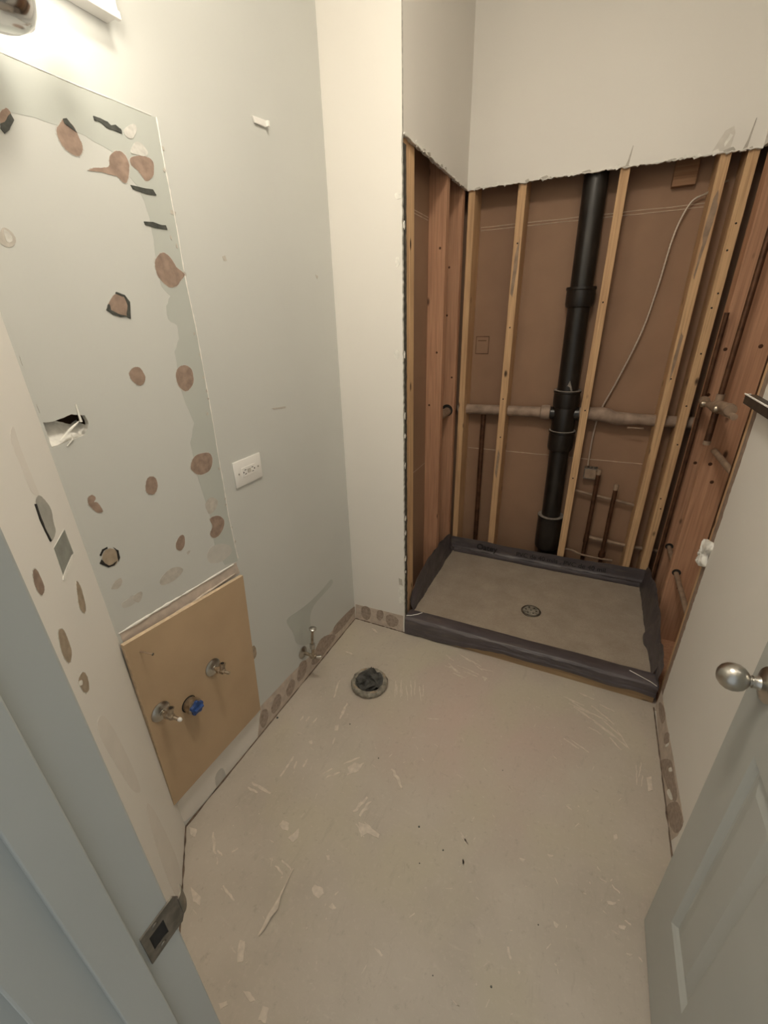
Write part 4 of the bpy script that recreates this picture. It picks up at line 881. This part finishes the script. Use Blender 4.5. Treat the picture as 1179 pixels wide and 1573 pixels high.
# ================================================================== PIPES AND WIRES IN THE BACK WALL
st_ = thing('drain_stack', 'thick black vertical drain pipe with hubs behind the shower studs', 'pipe', (0.945, 0.947, 0.0))
def sx(z): return 0.948 - 0.028 * (z / 2.2)
YS = 0.947
MB().tube([(sx(0.0), YS, 0.0), (sx(2.95), YS, 2.95)], 0.0555, 28).build('pipe', BLACKP, st_, 40)
def hub(z0, z1, r_=0.072, nm='hub'):
    h = MB().lathe([(0.056, z0), (r_ * 0.93, z0 + 0.004), (r_, z0 + 0.02), (r_, z1 - 0.014), (r_ + 0.004, z1 - 0.010), (r_ + 0.004, z1), (0.060, z1)], (sx((z0 + z1) / 2), YS, 0), (0, 0, 1), 32).build(nm, BLACKP, st_, 35)
    MB().lathe([(0.0575, z1), (0.0575, z1 + 0.0025), (r_ + 0.002, z1 + 0.0025), (r_ + 0.003, z1)], (sx((z0 + z1) / 2), YS, 0), (0, 0, 1), 32).build('hub_rim', HUBRIM if z1 < 1.5 else BLACKP, h, 40)
hub(1.640, 1.735, 0.070)
hub(1.115, 1.215, 0.070)
hub(0.865, 0.985, 0.071)
hub(0.200, 0.435, 0.076)
te = MB().lathe([(0.060, 0.97), (0.064, 0.99), (0.064, 1.12), (0.060, 1.13)], (sx(1.05), YS, 0), (0, 0, 1), 28)
te.tube([(sx(1.08) - 0.076, YS, 1.082), (sx(1.08) + 0.078, YS, 1.086)], 0.038, 18)
te.build('cross_fitting', BLACKP, st_, 40)
MB().poly([[(-0.022, 0.0), (0.022, 0.0), (0.012, 0.028), (0.003, 0.055), (-0.006, 0.03)]], lambda u, v, t: (sx(1.2) + 0.006 + u, YS - math.sqrt(0.0555 ** 2 - u * u) - t, 1.220 + v), -0.004, 0.0010).build('cement_smear', HUBRIM, st_)
own(st_)

v1 = thing('vent_pipe', 'dusty horizontal vent pipe running left of the black stack', 'pipe', (0.60, 0.95, 1.078))
MB().tube([(0.30, 0.950, 1.075), (0.856, 0.950, 1.084)], 0.0305, 20).build('pipe', GALV, v1, 40)
MB().lathe([(0.030, -0.03), (0.041, -0.025), (0.043, 0.0), (0.041, 0.022), (0.034, 0.026)], (0.832, 0.950, 1.084), (1, 0, 0), 20).build('coupling', GALV, v1, 40)
own(v1)
v2 = thing('vent_pipe', 'dusty horizontal vent pipe running right of the black stack, bulging joint', 'pipe', (1.28, 0.95, 1.08))
MB().tube([(1.012, 0.950, 1.090), (1.085, 0.950, 1.090), (1.12, 0.950, 1.091), (1.16, 0.950, 1.085), (1.19, 0.950, 1.076), (1.22, 0.950, 1.072), (1.30, 0.950, 1.074), (1.66, 0.950, 1.072)], [0.033, 0.038, 0.040, 0.039, 0.035, 0.037, 0.031, 0.031], 20).build('pipe', GALV, v2, 50)
own(v2)
v3 = tag(MB().tube([(xs0 + 0.045, 0.612, 1.072), (xs0 + 0.046, 0.98, 1.078)], 0.0255, 18).build('side_vent_pipe', COPPERL, None, 40), 'short pipe passing through a round stud hole in the left shower wall', 'pipe')
MB().lathe([(0.036, 0.0), (0.036, 0.0012)], (xs0 + 0.046, 0.830, 1.083), (0, -1, 0), 22).build('stud_hole', DARK, wn)
MB().tube([(0.466, 0.962, 0.10), (0.462, 0.960, 1.05)], 0.0150, 14).build('drop_pipe', COPPER, None, 40)
tag(bpy.data.objects['drop_pipe'], 'thin brown pipe dropping from the vent in the left stud bay', 'pipe')

cp1 = thing('copper_riser', 'taller brown copper pipe beside the small metal wire box', 'pipe', (1.17, 0.955, 0.05))
MB().tube([(1.172, 0.955, 0.05), (1.172, 0.955, 0.760)], 0.0125, 14).build('pipe', COPPER, cp1, 40)
MB().lathe([(0.0150, 0.735), (0.0150, 0.762), (0.011, 0.768), (0, 0.768)], (1.172, 0.955, 0), (0, 0, 1), 14).build('cap', COPPERL, cp1, 40)
MB().lathe([(0.0155, 0.28), (0.0155, 0.335)], (1.172, 0.955, 0), (0, 0, 1), 14).build('coupling', COPPER, cp1, 40)
own(cp1)
cp2 = thing('copper_riser', 'shorter brown copper pipe with a pale cap, right of the taller one', 'pipe', (1.277, 0.945, 0.05))
MB().tube([(1.277, 0.945, 0.05), (1.277, 0.945, 0.685)], 0.0120, 14).build('pipe', COPPER, cp2, 40)
MB().lathe([(0.0142, 0.655), (0.0142, 0.684), (0.010, 0.690), (0, 0.690)], (1.277, 0.945, 0), (0, 0, 1), 14).build('cap', COPPERL, cp2, 40)
MB().lathe([(0.018, 0.195), (0.021, 0.21), (0.018, 0.235)], (1.277, 0.945, 0), (0, 0, 1), 14).build('fitting', COPPER, cp2, 40)
own(cp2)
tag(MB().tube([(1.05, 0.975, 0.612), (1.20, 0.975, 0.590), (1.30, 0.975, 0.577), (1.40, 0.975, 0.562)], 0.0085, 12).build('cross_pipe', COPPERL, None, 40), 'thin pale pipe crossing behind the two copper risers', 'pipe')
tag(MB().tube([(1.175, 0.965, 0.318), (1.21, 0.966, 0.308), (1.30, 0.968, 0.302), (1.42, 0.968, 0.292), (1.66, 0.968, 0.290)], [0.012, 0.0125, 0.0115, 0.0115, 0.0115], 14).build('cross_pipe', COPPERL, None, 40), 'pale horizontal pipe low behind the studs, just above the liner', 'pipe')
tag(MB().tube([(1.055, 0.93, 0.218), (1.10, 0.93, 0.216), (1.16, 0.93, 0.196), (1.25, 0.93, 0.190), (1.34, 0.93, 0.192)], 0.007, 10).build('loose_cable', COPPERL, None, 40), 'thin pale cable lying along the top edge of the liner', 'cable')

jb = thing('junction_box', 'small grey metal wire box at the end of the flexible conduit', 'box', (1.13, 0.985, 0.69))
MB().box(1.092, 1.166, 0.965, YB1, 0.695, 0.762).build('box_body', BOXM, jb, bevel=0.002)
MB().box(1.097, 1.161, 0.9635, 0.9655, 0.700, 0.757).build('cover', COPPERL, jb, bevel=0.001)
for x, z in ((1.102, 0.705), (1.156, 0.752)):
    MB().lathe([(0.003, 0), (0.003, 0.002)], (x, 0.9635, z), (0, -1, 0), 8).build('screw', STEEL, jb)
for x in (1.112, 1.128, 1.142, 1.155):
    MB().tube([(x, 0.985, 0.76), (x + 0.003, 0.98, 0.772)], 0.004, 6).build('wire_clamp', BOXM, jb, 40)
own(jb)
path = [(1.46, 0.985, 2.130), (1.42, 0.985, 2.115), (1.388, 0.985, 2.091), (1.334, 0.985, 2.060), (1.296, 0.985, 1.942), (1.275, 0.985, 1.725), (1.245, 0.985, 1.516), (1.181, 0.988, 1.287), (1.128, 0.994, 1.125), (1.110, 0.996, 1.031), (1.105, 0.994, 0.915), (1.107, 0.985, 0.775)]
def catmull(P, n):
    P = [Vector(p) for p in P]; out = []
    for i in range(len(P) - 1):
        p0, p1, p2, p3 = P[max(i - 1, 0)], P[i], P[i + 1], P[min(i + 2, len(P) - 1)]
        for k in range(n):
            t = k / n
            out.append(0.5 * ((2 * p1) + (p2 - p0) * t + (2 * p0 - 5 * p1 + 4 * p2 - p3) * t * t + (3 * p1 - p0 - 3 * p2 + p3) * t ** 3))
    out.append(P[-1]); return out
cp = catmull(path, 28)
tag(MB().tube(cp, [0.0040 if i % 2 else 0.0054 for i in range(len(cp))], 8).build('flexible_conduit', CONDM, None, 60), 'thin ribbed metal cable curving down the back wall to the wire box', 'cable')
blk = MB().box(1.243, 1.335, 0.978, YB1, 2.130, 2.36).build('wood_block', BLOCKW, None, bevel=0.002)
tag(blk, 'short reddish wood block fixed high behind the studs below the cut', 'wood block')
pc = MB().tube([(1.268, 0.925, 1.030), (1.345, 0.925, 1.032)], 0.0045, 8).build('pipe_clip', COPPERL, None, 40)
tag(pc, 'small pale metal clip under the right vent pipe', 'clip')

# ================================================================== SHOWER VALVE IN THE RIGHT WALL
sv = thing('shower_valve', 'old dusty metal shower valve body with pipes on the right wall studs', 'shower valve', (1.525, 0.40, 1.25))
VX = 1.524
body = MB().tube([(VX, 0.660, 1.235), (VX, 0.60, 1.240), (VX, 0.52, 1.240), (VX, 0.46, 1.246), (VX, 0.42, 1.252), (VX, 0.36, 1.258), (VX, 0.30, 1.270), (VX, 0.24, 1.278), (VX, 0.19, 1.280)],
                 [0.012, 0.016, 0.013, 0.015, 0.021, 0.025, 0.021, 0.017, 0.015], 16).build('valve_body', COPPERL, sv, 60)
MB().lathe([(0.020, -0.02), (0.022, 0.0), (0.020, 0.02)], (VX, 0.205, 1.279), (0, 1, 0), 14).build('end_nut', COPPERL, sv, 40)
MB().lathe([(0.019, -0.018), (0.021, 0.0), (0.019, 0.018)], (VX, 0.62, 1.240), (0, 1, 0), 14).build('end_nut', COPPERL, sv, 40)
MB().tube([(1.527, 0.39, 1.262), (1.531, 0.39, 2.35)], 0.0105, 14).build('riser_pipe', COPPER, sv, 40)
MB().lathe([(0.015, 1.275), (0.015, 1.305)], (1.527, 0.39, 0), (0, 0, 1), 14).build('riser_nut', COPPERL, sv, 40)
MB().tube([(1.526, 0.385, 1.25), (1.526, 0.385, 1.110)], 0.0125, 14).build('drop_pipe', COPPER, sv, 40)
MB().lathe([(0.014, 0.0), (0.014, 0.016), (0.006, 0.018)], (1.526, 0.385, 1.100), (0, 0, 1), 14).build('drop_cap', COPPERL, sv, 40)
MB().tube([(1.526, 0.345, 1.250), (1.532, 0.15, 1.262)], 0.0115, 14).build('spout_stub', COPPERL, sv, 40)
MB().lathe([(0.0, 0.0), (0.012, 0.002), (0.016, 0.01), (0.012, 0.03)], (VX - 0.03, 0.30, 1.262), (1, 0, 0), 14).build('valve_stem', BRASSV, sv, 40)
MB().lathe([(0.0, 0.0), (0.012, 0.002), (0.015, 0.01), (0.012, 0.03)], (VX - 0.028, 0.54, 1.240), (1, 0, 0), 14).build('valve_stem', BRASSV, sv, 40)
own(sv)
tag(MB().tube([(1.532, 0.700, 0.10), (1.532, 0.700, 1.60)], 0.0095, 12).build('supply_riser', COPPER, None, 40), 'tall dark copper pipe in the corner bay left of the shower valve', 'pipe')
tag(MB().tube([(1.572, 0.92, 0.440), (1.572, 0.020, 0.440)], 0.0110, 14).build('supply_pipe', COPPERL, None, 40), 'pale copper pipe threaded low through holes in the right wall studs', 'pipe')
tag(MB().tube([(1.575, 0.455, 1.060), (1.578, 0.02, 1.060)], 0.0120, 14).build('supply_pipe', COPPERL, None, 40), 'short pale pipe out of the right stud below the shower valve', 'pipe')
tag(MB().tube([(1.565, 0.085, 0.70), (1.565, 0.085, 1.75)], 0.0130, 14).build('edge_riser', COPPER, None, 40), 'dark copper pipe standing beside the ragged edge of the right wall', 'pipe')
for y, z, x in ((0.450, 0.440, 1.572), (0.735, 0.440, 1.572)):
    MB().lathe([(0.019, 0.0), (0.019, 0.0012)], (x, y, z + 0.004), (0, -1, 0), 16).build('stud_hole', DARK, wr)

# dark bar fixed on the right wall
br = thing('wall_bar', 'dark bar with a white chipped end on the right wall near the studs', 'bar', (1.515, -0.2, 1.36))
MB().box(1.500, R, -0.62, -0.018, 1.338, 1.366).build('bar', BARM, br, bevel=0.002)
MB().poly([rough_loop([(1.4985, -0.62), (1.5015, -0.62), (1.5015, -0.012), (1.4985, -0.012)], 0.0006, 6)], lambda u, v, t: (u, v, t), 1.3655, 1.3690).build('white_edge', WHITEP, br)
MB().sheet(lambda u, v: (1.503 + 0.012 * u, -0.016 + 0.006 * nz(u * 5, v * 5, 1), 1.336 + 0.032 * v), 5, 6, 0.003).build('chipped_end', WHITEP, br, 60)
own(br)
# lump of old caulk on the edge
lp = smooth_loop([(0.014, 0.835), (-0.030, 0.850), (-0.075, 0.862), (-0.085, 0.840), (-0.062, 0.805), (-0.072, 0.768), (-0.034, 0.744), (0.004, 0.735), (0.022, 0.752), (0.004, 0.775), (0.016, 0.802)], 5)
cyy = sum(p[0] for p in lp) / len(lp); czz = sum(p[1] for p in lp) / len(lp)
rings = []
for s_, h_ in ((1.0, 0.0), (0.97, 0.008), (0.80, 0.014), (0.55, 0.015), (0.25, 0.013), (0.02, 0.014)):
    rings.append([(R + 0.001 - h_ - 0.007 * nz(p[0] * 60, p[1] * 60, s_ * 3) * (1 if h_ else 0) - 0.004 * nz(p[0] * 160, p[1] * 160, 1) * (1 if h_ else 0), cyy + (p[0] - cyy) * s_, czz + (p[1] - czz) * s_) for p in lp])
n_ = len(lp)
cl = MB().add([q for r_ in rings for q in r_], [(i * n_ + k, i * n_ + (k + 1) % n_, (i + 1) * n_ + (k + 1) % n_, (i + 1) * n_ + k) for i in range(len(rings) - 1) for k in range(n_)] + [tuple(range(n_)), tuple(range((len(rings) - 1) * n_, len(rings) * n_))]).build('caulk_lump', WHITEP, None, 40)
tag(cl, 'crumpled white lump of old caulk on the right wall edge', 'caulk lump')

# ================================================================== THINGS ON THE LEFT WALL
# tan board over the plumbing
pnl = thing('access_board', 'tan board leaning on the left wall with shutoff valves poking through', 'board', (0.018, -1.03, 0.14))
PX0, PX1 = 0.010, 0.024
MB().poly([PANEL[::-1]], mapL, PX0, PX1, 0, 1).build('board', [MDF, MDFE], pnl, bevel=None)
n = ITEMS['nail']
MB().tube([(0.020, n[1], n[2]), (0.060, n[1] + 0.012, n[2] - 0.006)], 0.0020, 7).build('nail', COPPERL, pnl, 40)
MB().lathe([(0.0042, 0), (0.0042, 0.002), (0, 0.0025)], (0.060, n[1] + 0.012, n[2] - 0.006), (1, 0.3, -0.15), 9).build('nail_head', STEEL, pnl)
MB().lathe([(0.0275, 0), (0.0275, 0.0008)], (PX1, ITEMS['dr'][1], ITEMS['dr'][2]), (1, 0, 0), 24).build('pipe_hole', DARK, pnl)
own(pnl)

def shutoff(y, z, label, tip):
    t = thing('shutoff_valve', label, 'valve', (PX1, y, z), 'shutoff valves on the tan board')
    MB().lathe([(0.0, 0.0005), (0.031, 0.0005), (0.031, 0.003), (0.026, 0.007), (0.014, 0.010), (0.010, 0.011), (0.010, 0.014)], (PX1, y, z), (1, 0, 0), 28).build('escutcheon', NICKEL, t, 35)
    MB().tube([(PX1 + 0.008, y, z), (PX1 + 0.030, y, z)], 0.0075, 12).build('stub_pipe', BRASSV, t, 40)
    b = MB().lathe([(0.0, 0.024), (0.0125, 0.025), (0.0125, 0.036), (0.010, 0.038), (0.010, 0.052), (0.008, 0.056), (0.0, 0.057)], (PX1, y, z), (1, 0, 0), 6)
    b.lathe([(0.0085, 0.0), (0.0085, 0.020), (0.0105, 0.021), (0.0105, 0.028), (0.0, 0.0285)], (PX1 + 0.044, y, z), (0, 0.25, 0.95), 10)
    b.build('valve_body', BRASSV, t, 35)
    MB().lathe([(0.0062, 0), (0.0062, 0.0006)], (PX1 + 0.044, y + 0.0073, z + 0.0278), (0, 0.25, 0.95), 10).build('outlet', DARK, t)
    MB().tube([(PX1 + 0.050, y, z), (PX1 + 0.072, y + 0.004, z - 0.003)], [0.0065, 0.0050], 10).build('stem', BRASSV, t, 40)
    if tip:
        MB().lathe([(0.0, 0), (0.0062, 0.002), (0.0066, 0.007), (0.004, 0.012), (0, 0.013)], (PX1 + 0.070, y + 0.004, z - 0.003), (1, 0.15, -0.1), 12).build('white_tip', PLASTICW, t, 50)
    own(t)
shutoff(ITEMS['v1'][1], ITEMS['v1'][2], 'shutoff valve with a white tip, lower left on the tan board', True)
shutoff(ITEMS['v2'][1], ITEMS['v2'][2], 'shutoff valve on the upper right of the tan board', False)
y, z = ITEMS['dr'][1], ITEMS['dr'][2]
dp = thing('capped_drain', 'short drain pipe stopped with a blue plug in the tan board', 'pipe', (PX1, y, z))
MB().lathe([(0.0, -0.02), (0.024, -0.02), (0.024, 0.012), (0.0265, 0.013), (0.0265, 0.030), (0.022, 0.032), (0.0, 0.0322)], (PX1, y, z), (1, 0, 0), 26).build('pipe_end', BRASSV, dp, 35)
star = []
for i in range(20):
    a = i * math.pi / 10
    r_ = 0.0245 if (i // 2) % 2 == 0 else 0.0195
    star.append((y + r_ * math.cos(a), z + r_ * math.sin(a)))
MB().poly([star], mapL, PX1 + 0.030, PX1 + 0.041).build('plug', BLUE, dp, bevel=0.0015)
MB().box(PX1 + 0.040, PX1 + 0.051, y - 0.016, y + 0.016, z - 0.004, z + 0.004).build('plug_grip', BLUE, dp, bevel=0.0015)
own(dp)

# outlet
oy0, oy1, oz0, oz1 = -0.738, -0.602, 1.092, 1.184
ou = thing('wall_outlet', 'white horizontal wall outlet plate on the left wall', 'outlet', (0, -0.67, 1.138))
MB().box(0.0, 0.0065, oy0, oy1, oz0, oz1).build('cover_plate', PLASTICW, ou, 40, bevel=0.003)
cy, cz = (oy0 + oy1) / 2, (oz0 + oz1) / 2
rc = MB().box(0.005, 0.0082, cy - 0.034, cy + 0.034, cz - 0.0168, cz + 0.0168).build('receptacle', PLASTICW, ou, bevel=0.0012)
for sgn in (-1, 1):
    for a, b, h1, h2 in ((0.018, 0.022, 0.004, 0.0105), (0.018, 0.022, -0.0105, -0.004)):
        MB().box(0.0080, 0.0086, *sorted((cy + sgn * a - 0.0042, cy + sgn * a + 0.0042)), cz + h1 + 0.002, cz + h1 + 0.0042).build('slot', DARK, rc)
    MB().lathe([(0.0026, 0), (0.0026, 0.0006)], (0.0080, cy + sgn * 0.0275, cz), (1, 0, 0), 10).build('ground_hole', DARK, rc)
    MB().lathe([(0.0032, 0), (0.0028, 0.0012)], (0.0065, cy + sgn * 0.049, cz), (1, 0, 0), 10).build('screw', NICKEL, ou)
    MB().box(0.0080, 0.0094, cy + sgn * 0.0045 - 0.0035, cy + sgn * 0.0045 + 0.0035, cz - 0.007, cz + 0.007).build('test_button', GREYP, rc)
own(ou)

# white tab high on the wall
tb = MB().poly([[(-0.417, 2.179), (-0.408, 2.164), (-0.353, 2.168), (-0.351, 2.186)]], mapL, 0.0, 0.007).build('wall_tab', PLASTICW, None, bevel=0.0015)
tag(tb, 'small white plastic tab stuck high on the left wall', 'wall tab')
MB().box(0.007, 0.016, -0.356, -0.349, 2.170, 2.184).build('tab_lip', PLASTICW, tb)

# toilet supply stop
sy, sz = -0.508, 0.168
su = thing('toilet_supply_valve', 'chrome water shutoff with an upright handle low on the left wall', 'valve', (0, sy, sz))
MB().lathe([(0.0, 0.0), (0.030, 0.0), (0.030, 0.003), (0.024, 0.008), (0.012, 0.011), (0.010, 0.013)], (0, sy, sz), (1, 0, 0), 24).build('escutcheon', NICKEL, su, 35)
MB().tube([(0.008, sy, sz), (0.062, sy, sz)], 0.0078, 12).build('stub_pipe', BRASSV, su, 40)
MB().lathe([(0.0, 0.0), (0.014, 0.001), (0.014, 0.016), (0.011, 0.018), (0.011, 0.030), (0.0, 0.031)], (0.048, sy, sz), (1, 0, 0), 8).build('valve_body', BRASSV, su, 35)
MB().tube([(0.062, sy, sz), (0.062, sy + 0.004, sz + 0.045)], 0.0085, 12).build('outlet', BRASSV, su, 40)
MB().lathe([(0.0, 0.0), (0.013, 0.001), (0.014, 0.012), (0.013, 0.024), (0.0, 0.025)], (0.060, sy + 0.003, sz + 0.045), (0, 0.05, 1), 6).build('compression_nut', NICKEL, su, 35)
MB().tube([(0.060, sy + 0.004, sz + 0.065), (0.063, sy + 0.008, sz + 0.115), (0.066, sy + 0.012, sz + 0.150)], 0.0058, 10).build('riser', BRASSV, su, 40)
MB().lathe([(0.0, 0.0), (0.013, 0.001), (0.0175, 0.006), (0.0175, 0.010), (0.012, 0.014), (0.0, 0.015)], (0.066, sy + 0.012, sz + 0.146), (0.15, 0.1, 1), 16).build('flared_end', NICKEL, su, 35)
MB().tube([(0.078, sy - 0.0, sz), (0.098, sy + 0.012, sz - 0.002)], [0.007, 0.010], 10).build('handle', NICKEL, su, 40)
own(su)

# toilet flange with a dark rag pushed into it
fx, fy = 0.306, -0.416
tf = thing('toilet_flange', 'round mortar-crusted toilet flange ring on the floor', 'flange', (fx, fy, 0))
ring = MB()
def ringf(i, j, n1=48, n2=12):
    a = 2 * math.pi * i / n1; b = 2 * math.pi * j / n2
    r0 = 0.074 + 0.003 * nz(math.cos(a) * 3, math.sin(a) * 3, 1)
    rr = 0.0145 * (1 + 0.20 * nz(math.cos(a) * 7, math.sin(a) * 7, b))
    return (fx + (r0 + rr * math.cos(b)) * math.cos(a), fy + (r0 + rr * math.cos(b)) * math.sin(a), 0.016 + rr * 1.05 * math.sin(b))
vs = [ringf(i, j) for i in range(48) for j in range(12)]
ring.add(vs, [(i * 12 + j, ((i + 1) % 48) * 12 + j, ((i + 1) % 48) * 12 + (j + 1) % 12, i * 12 + (j + 1) % 12) for i in range(48) for j in range(12)])
ring.build('flange_ring', FLANGEM, tf, 60)
MB().lathe([(0.066, 0.0), (0.066, 0.004), (0.0, 0.004)], (fx, fy, 0.001), (0, 0, 1), 28).build('drain_mouth', DARK, tf)
for a in (0.6, 2.2, 3.9, 5.2):
    lp = [(fx + 0.076 * math.cos(a + k * 0.12) + random.uniform(-.004, .004), fy + 0.076 * math.sin(a + k * 0.12) + random.uniform(-.004, .004)) for k in range(5)]
    MB().tube([(p[0], p[1], 0.030) for p in lp], [0.002, 0.005, 0.006, 0.004, 0.002], 6).build('mortar_crust', TAN, tf, 60)
own(tf)
def ragf(u, v):
    a = u * 2 * math.pi; r_ = 0.066 * v
    x = fx + r_ * math.cos(a); y = fy + r_ * math.sin(a)
    cr = 0.020 * nz(x * 38, y * 38, 2.3) + 0.014 * abs(nz(x * 70, y * 70, 7))
    peak = 0.012 * math.exp(-((x - fx + 0.022) ** 2 + (y - fy - 0.044) ** 2) / 0.0004)
    return (x, y, 0.026 + cr + peak)
rg = MB().sheet(ragf, 22, 7, 0.0025).build('stuffed_rag', RAGM, None, 12)
for (ax, ay, r0, hh, tw) in ((-0.020, 0.030, 0.034, 0.062, 0.3), (0.024, 0.018, 0.030, 0.050, 1.9), (-0.028, -0.022, 0.032, 0.044, 3.6), (0.018, -0.030, 0.030, 0.042, 5.0)):
    c_, s_ = math.cos(tw), math.sin(tw)
    base_ = [(-r0, -0.4 * r0), (r0, -0.5 * r0), (0.3 * r0, r0)]
    vs = [(fx + ax + c_ * p[0] - s_ * p[1], fy + ay + s_ * p[0] + c_ * p[1], 0.030 + 0.010 * k) for k, p in enumerate(base_)]
    top = (fx + ax * 0.8, fy + ay * 0.8, hh)
    MB().add(vs + [top], [(0, 1, 3), (1, 2, 3), (2, 0, 3), (0, 2, 1)]).build('rag_fold', RAGM, rg)
tag(rg, 'crumpled dark rag stuffed into the toilet flange', 'rag')

# curled paint sliver on the floor
P = [(0.430, -1.372), (0.431, -1.350), (0.428, -1.325), (0.431, -1.300), (0.430, -1.275), (0.427, -1.240), (0.423, -1.195)]
Wd = [0.005, 0.011, 0.014, 0.019, 0.006, 0.004, 0.003]
def slf(u, v):
    k = u * (len(P) - 1); i = min(int(k), len(P) - 2); t = k - i
    x = P[i][0] * (1 - t) + P[i + 1][0] * t; y = P[i][1] * (1 - t) + P[i + 1][1] * t; w_ = Wd[i] * (1 - t) + Wd[i + 1] * t
    return (x + (v - 0.15) * w_, y, 0.0020 + 0.006 * (v - 0.2) ** 2 + 0.003 * math.sin(u * 3.1))
sl = MB().sheet(slf, 24, 5, 0.0012).build('paint_sliver', MORTAR_W, None, 50)
tag(sl, 'long curled pale sliver of paint lying on the floor', 'debris')

# ================================================================== VANITY LIGHT
vl = thing('vanity_light', 'chrome and white bar light with lit bulbs high on the left wall', 'light', (0.0, -1.05, 2.22))
bar = MB().box(0.0, 0.040, -1.235, -0.862, 2.200, 2.250).build('backplate', PLASTICW, vl, bevel=0.002)
MB().box(0.034, 0.044, -1.233, -0.860, 2.196, 2.210).build('lower_rail', PLASTICW, bar, bevel=0.002)
for xb, yb, zc, r_ in ((0.100, -1.150, 2.066, 0.056), (0.160, -1.000, 2.130, 0.0)):
    if r_:
        MB().lathe([(0.0, -0.006), (0.55 * r_, -0.004), (0.82 * r_, 0.004), (0.95 * r_, 0.018), (r_, 0.036), (r_, 0.052), (0.93 * r_, 0.054), (0.90 * r_, 0.040), (0.5 * r_, 0.030), (0.0, 0.030)], (xb, yb, zc), (0, 0, 1), 36).build('lamp_cup', CHROME, vl, 40)
        MB().tube([(0.036, yb, 2.222), (0.055, yb, 2.205), (0.062, yb, 2.15), (0.075, yb, zc + 0.045)], 0.007, 12).build('arm', CHROME, vl, 40)
    else:
        MB().tube([(0.036, yb, 2.225), (0.120, yb, 2.285), (xb, yb, zc + 0.135), (xb, yb, zc + 0.116)], 0.008, 12).build('arm', CHROME, vl, 40)
    MB().lathe([(0.0, 0.048), (0.018, 0.052), (0.030, 0.066), (0.034, 0.084), (0.030, 0.102), (0.018, 0.114), (0.0, 0.118)], (xb, yb, zc), (0, 0, 1), 24).build('bulb', BULBM, vl, 60)
own(vl)

# ================================================================== CEILING LIGHT
cx, cy = 0.84, -1.00
cl_ = thing('ceiling_light', 'round frosted dome light in the middle of the ceiling', 'light', (cx, cy, CEIL))
MB().lathe([(0.0, 0.0), (0.165, 0.0), (0.165, 0.012), (0.155, 0.020), (0.0, 0.020)], (cx, cy, CEIL), (0, 0, -1), 40).build('ceiling_pan', PLASTICW, cl_, 40)
MB().lathe([(0.0, 0.020), (0.148, 0.020), (0.146, 0.040), (0.132, 0.066), (0.104, 0.086), (0.062, 0.098), (0.0, 0.102)], (cx, cy, CEIL), (0, 0, -1), 40).build('dome', DOMEM, cl_, 50)
MB().lathe([(0.009, 0.100), (0.009, 0.108), (0.005, 0.116), (0.0, 0.117)], (cx, cy, CEIL), (0, 0, -1), 14).build('finial', NICKEL, cl_, 50)
own(cl_)
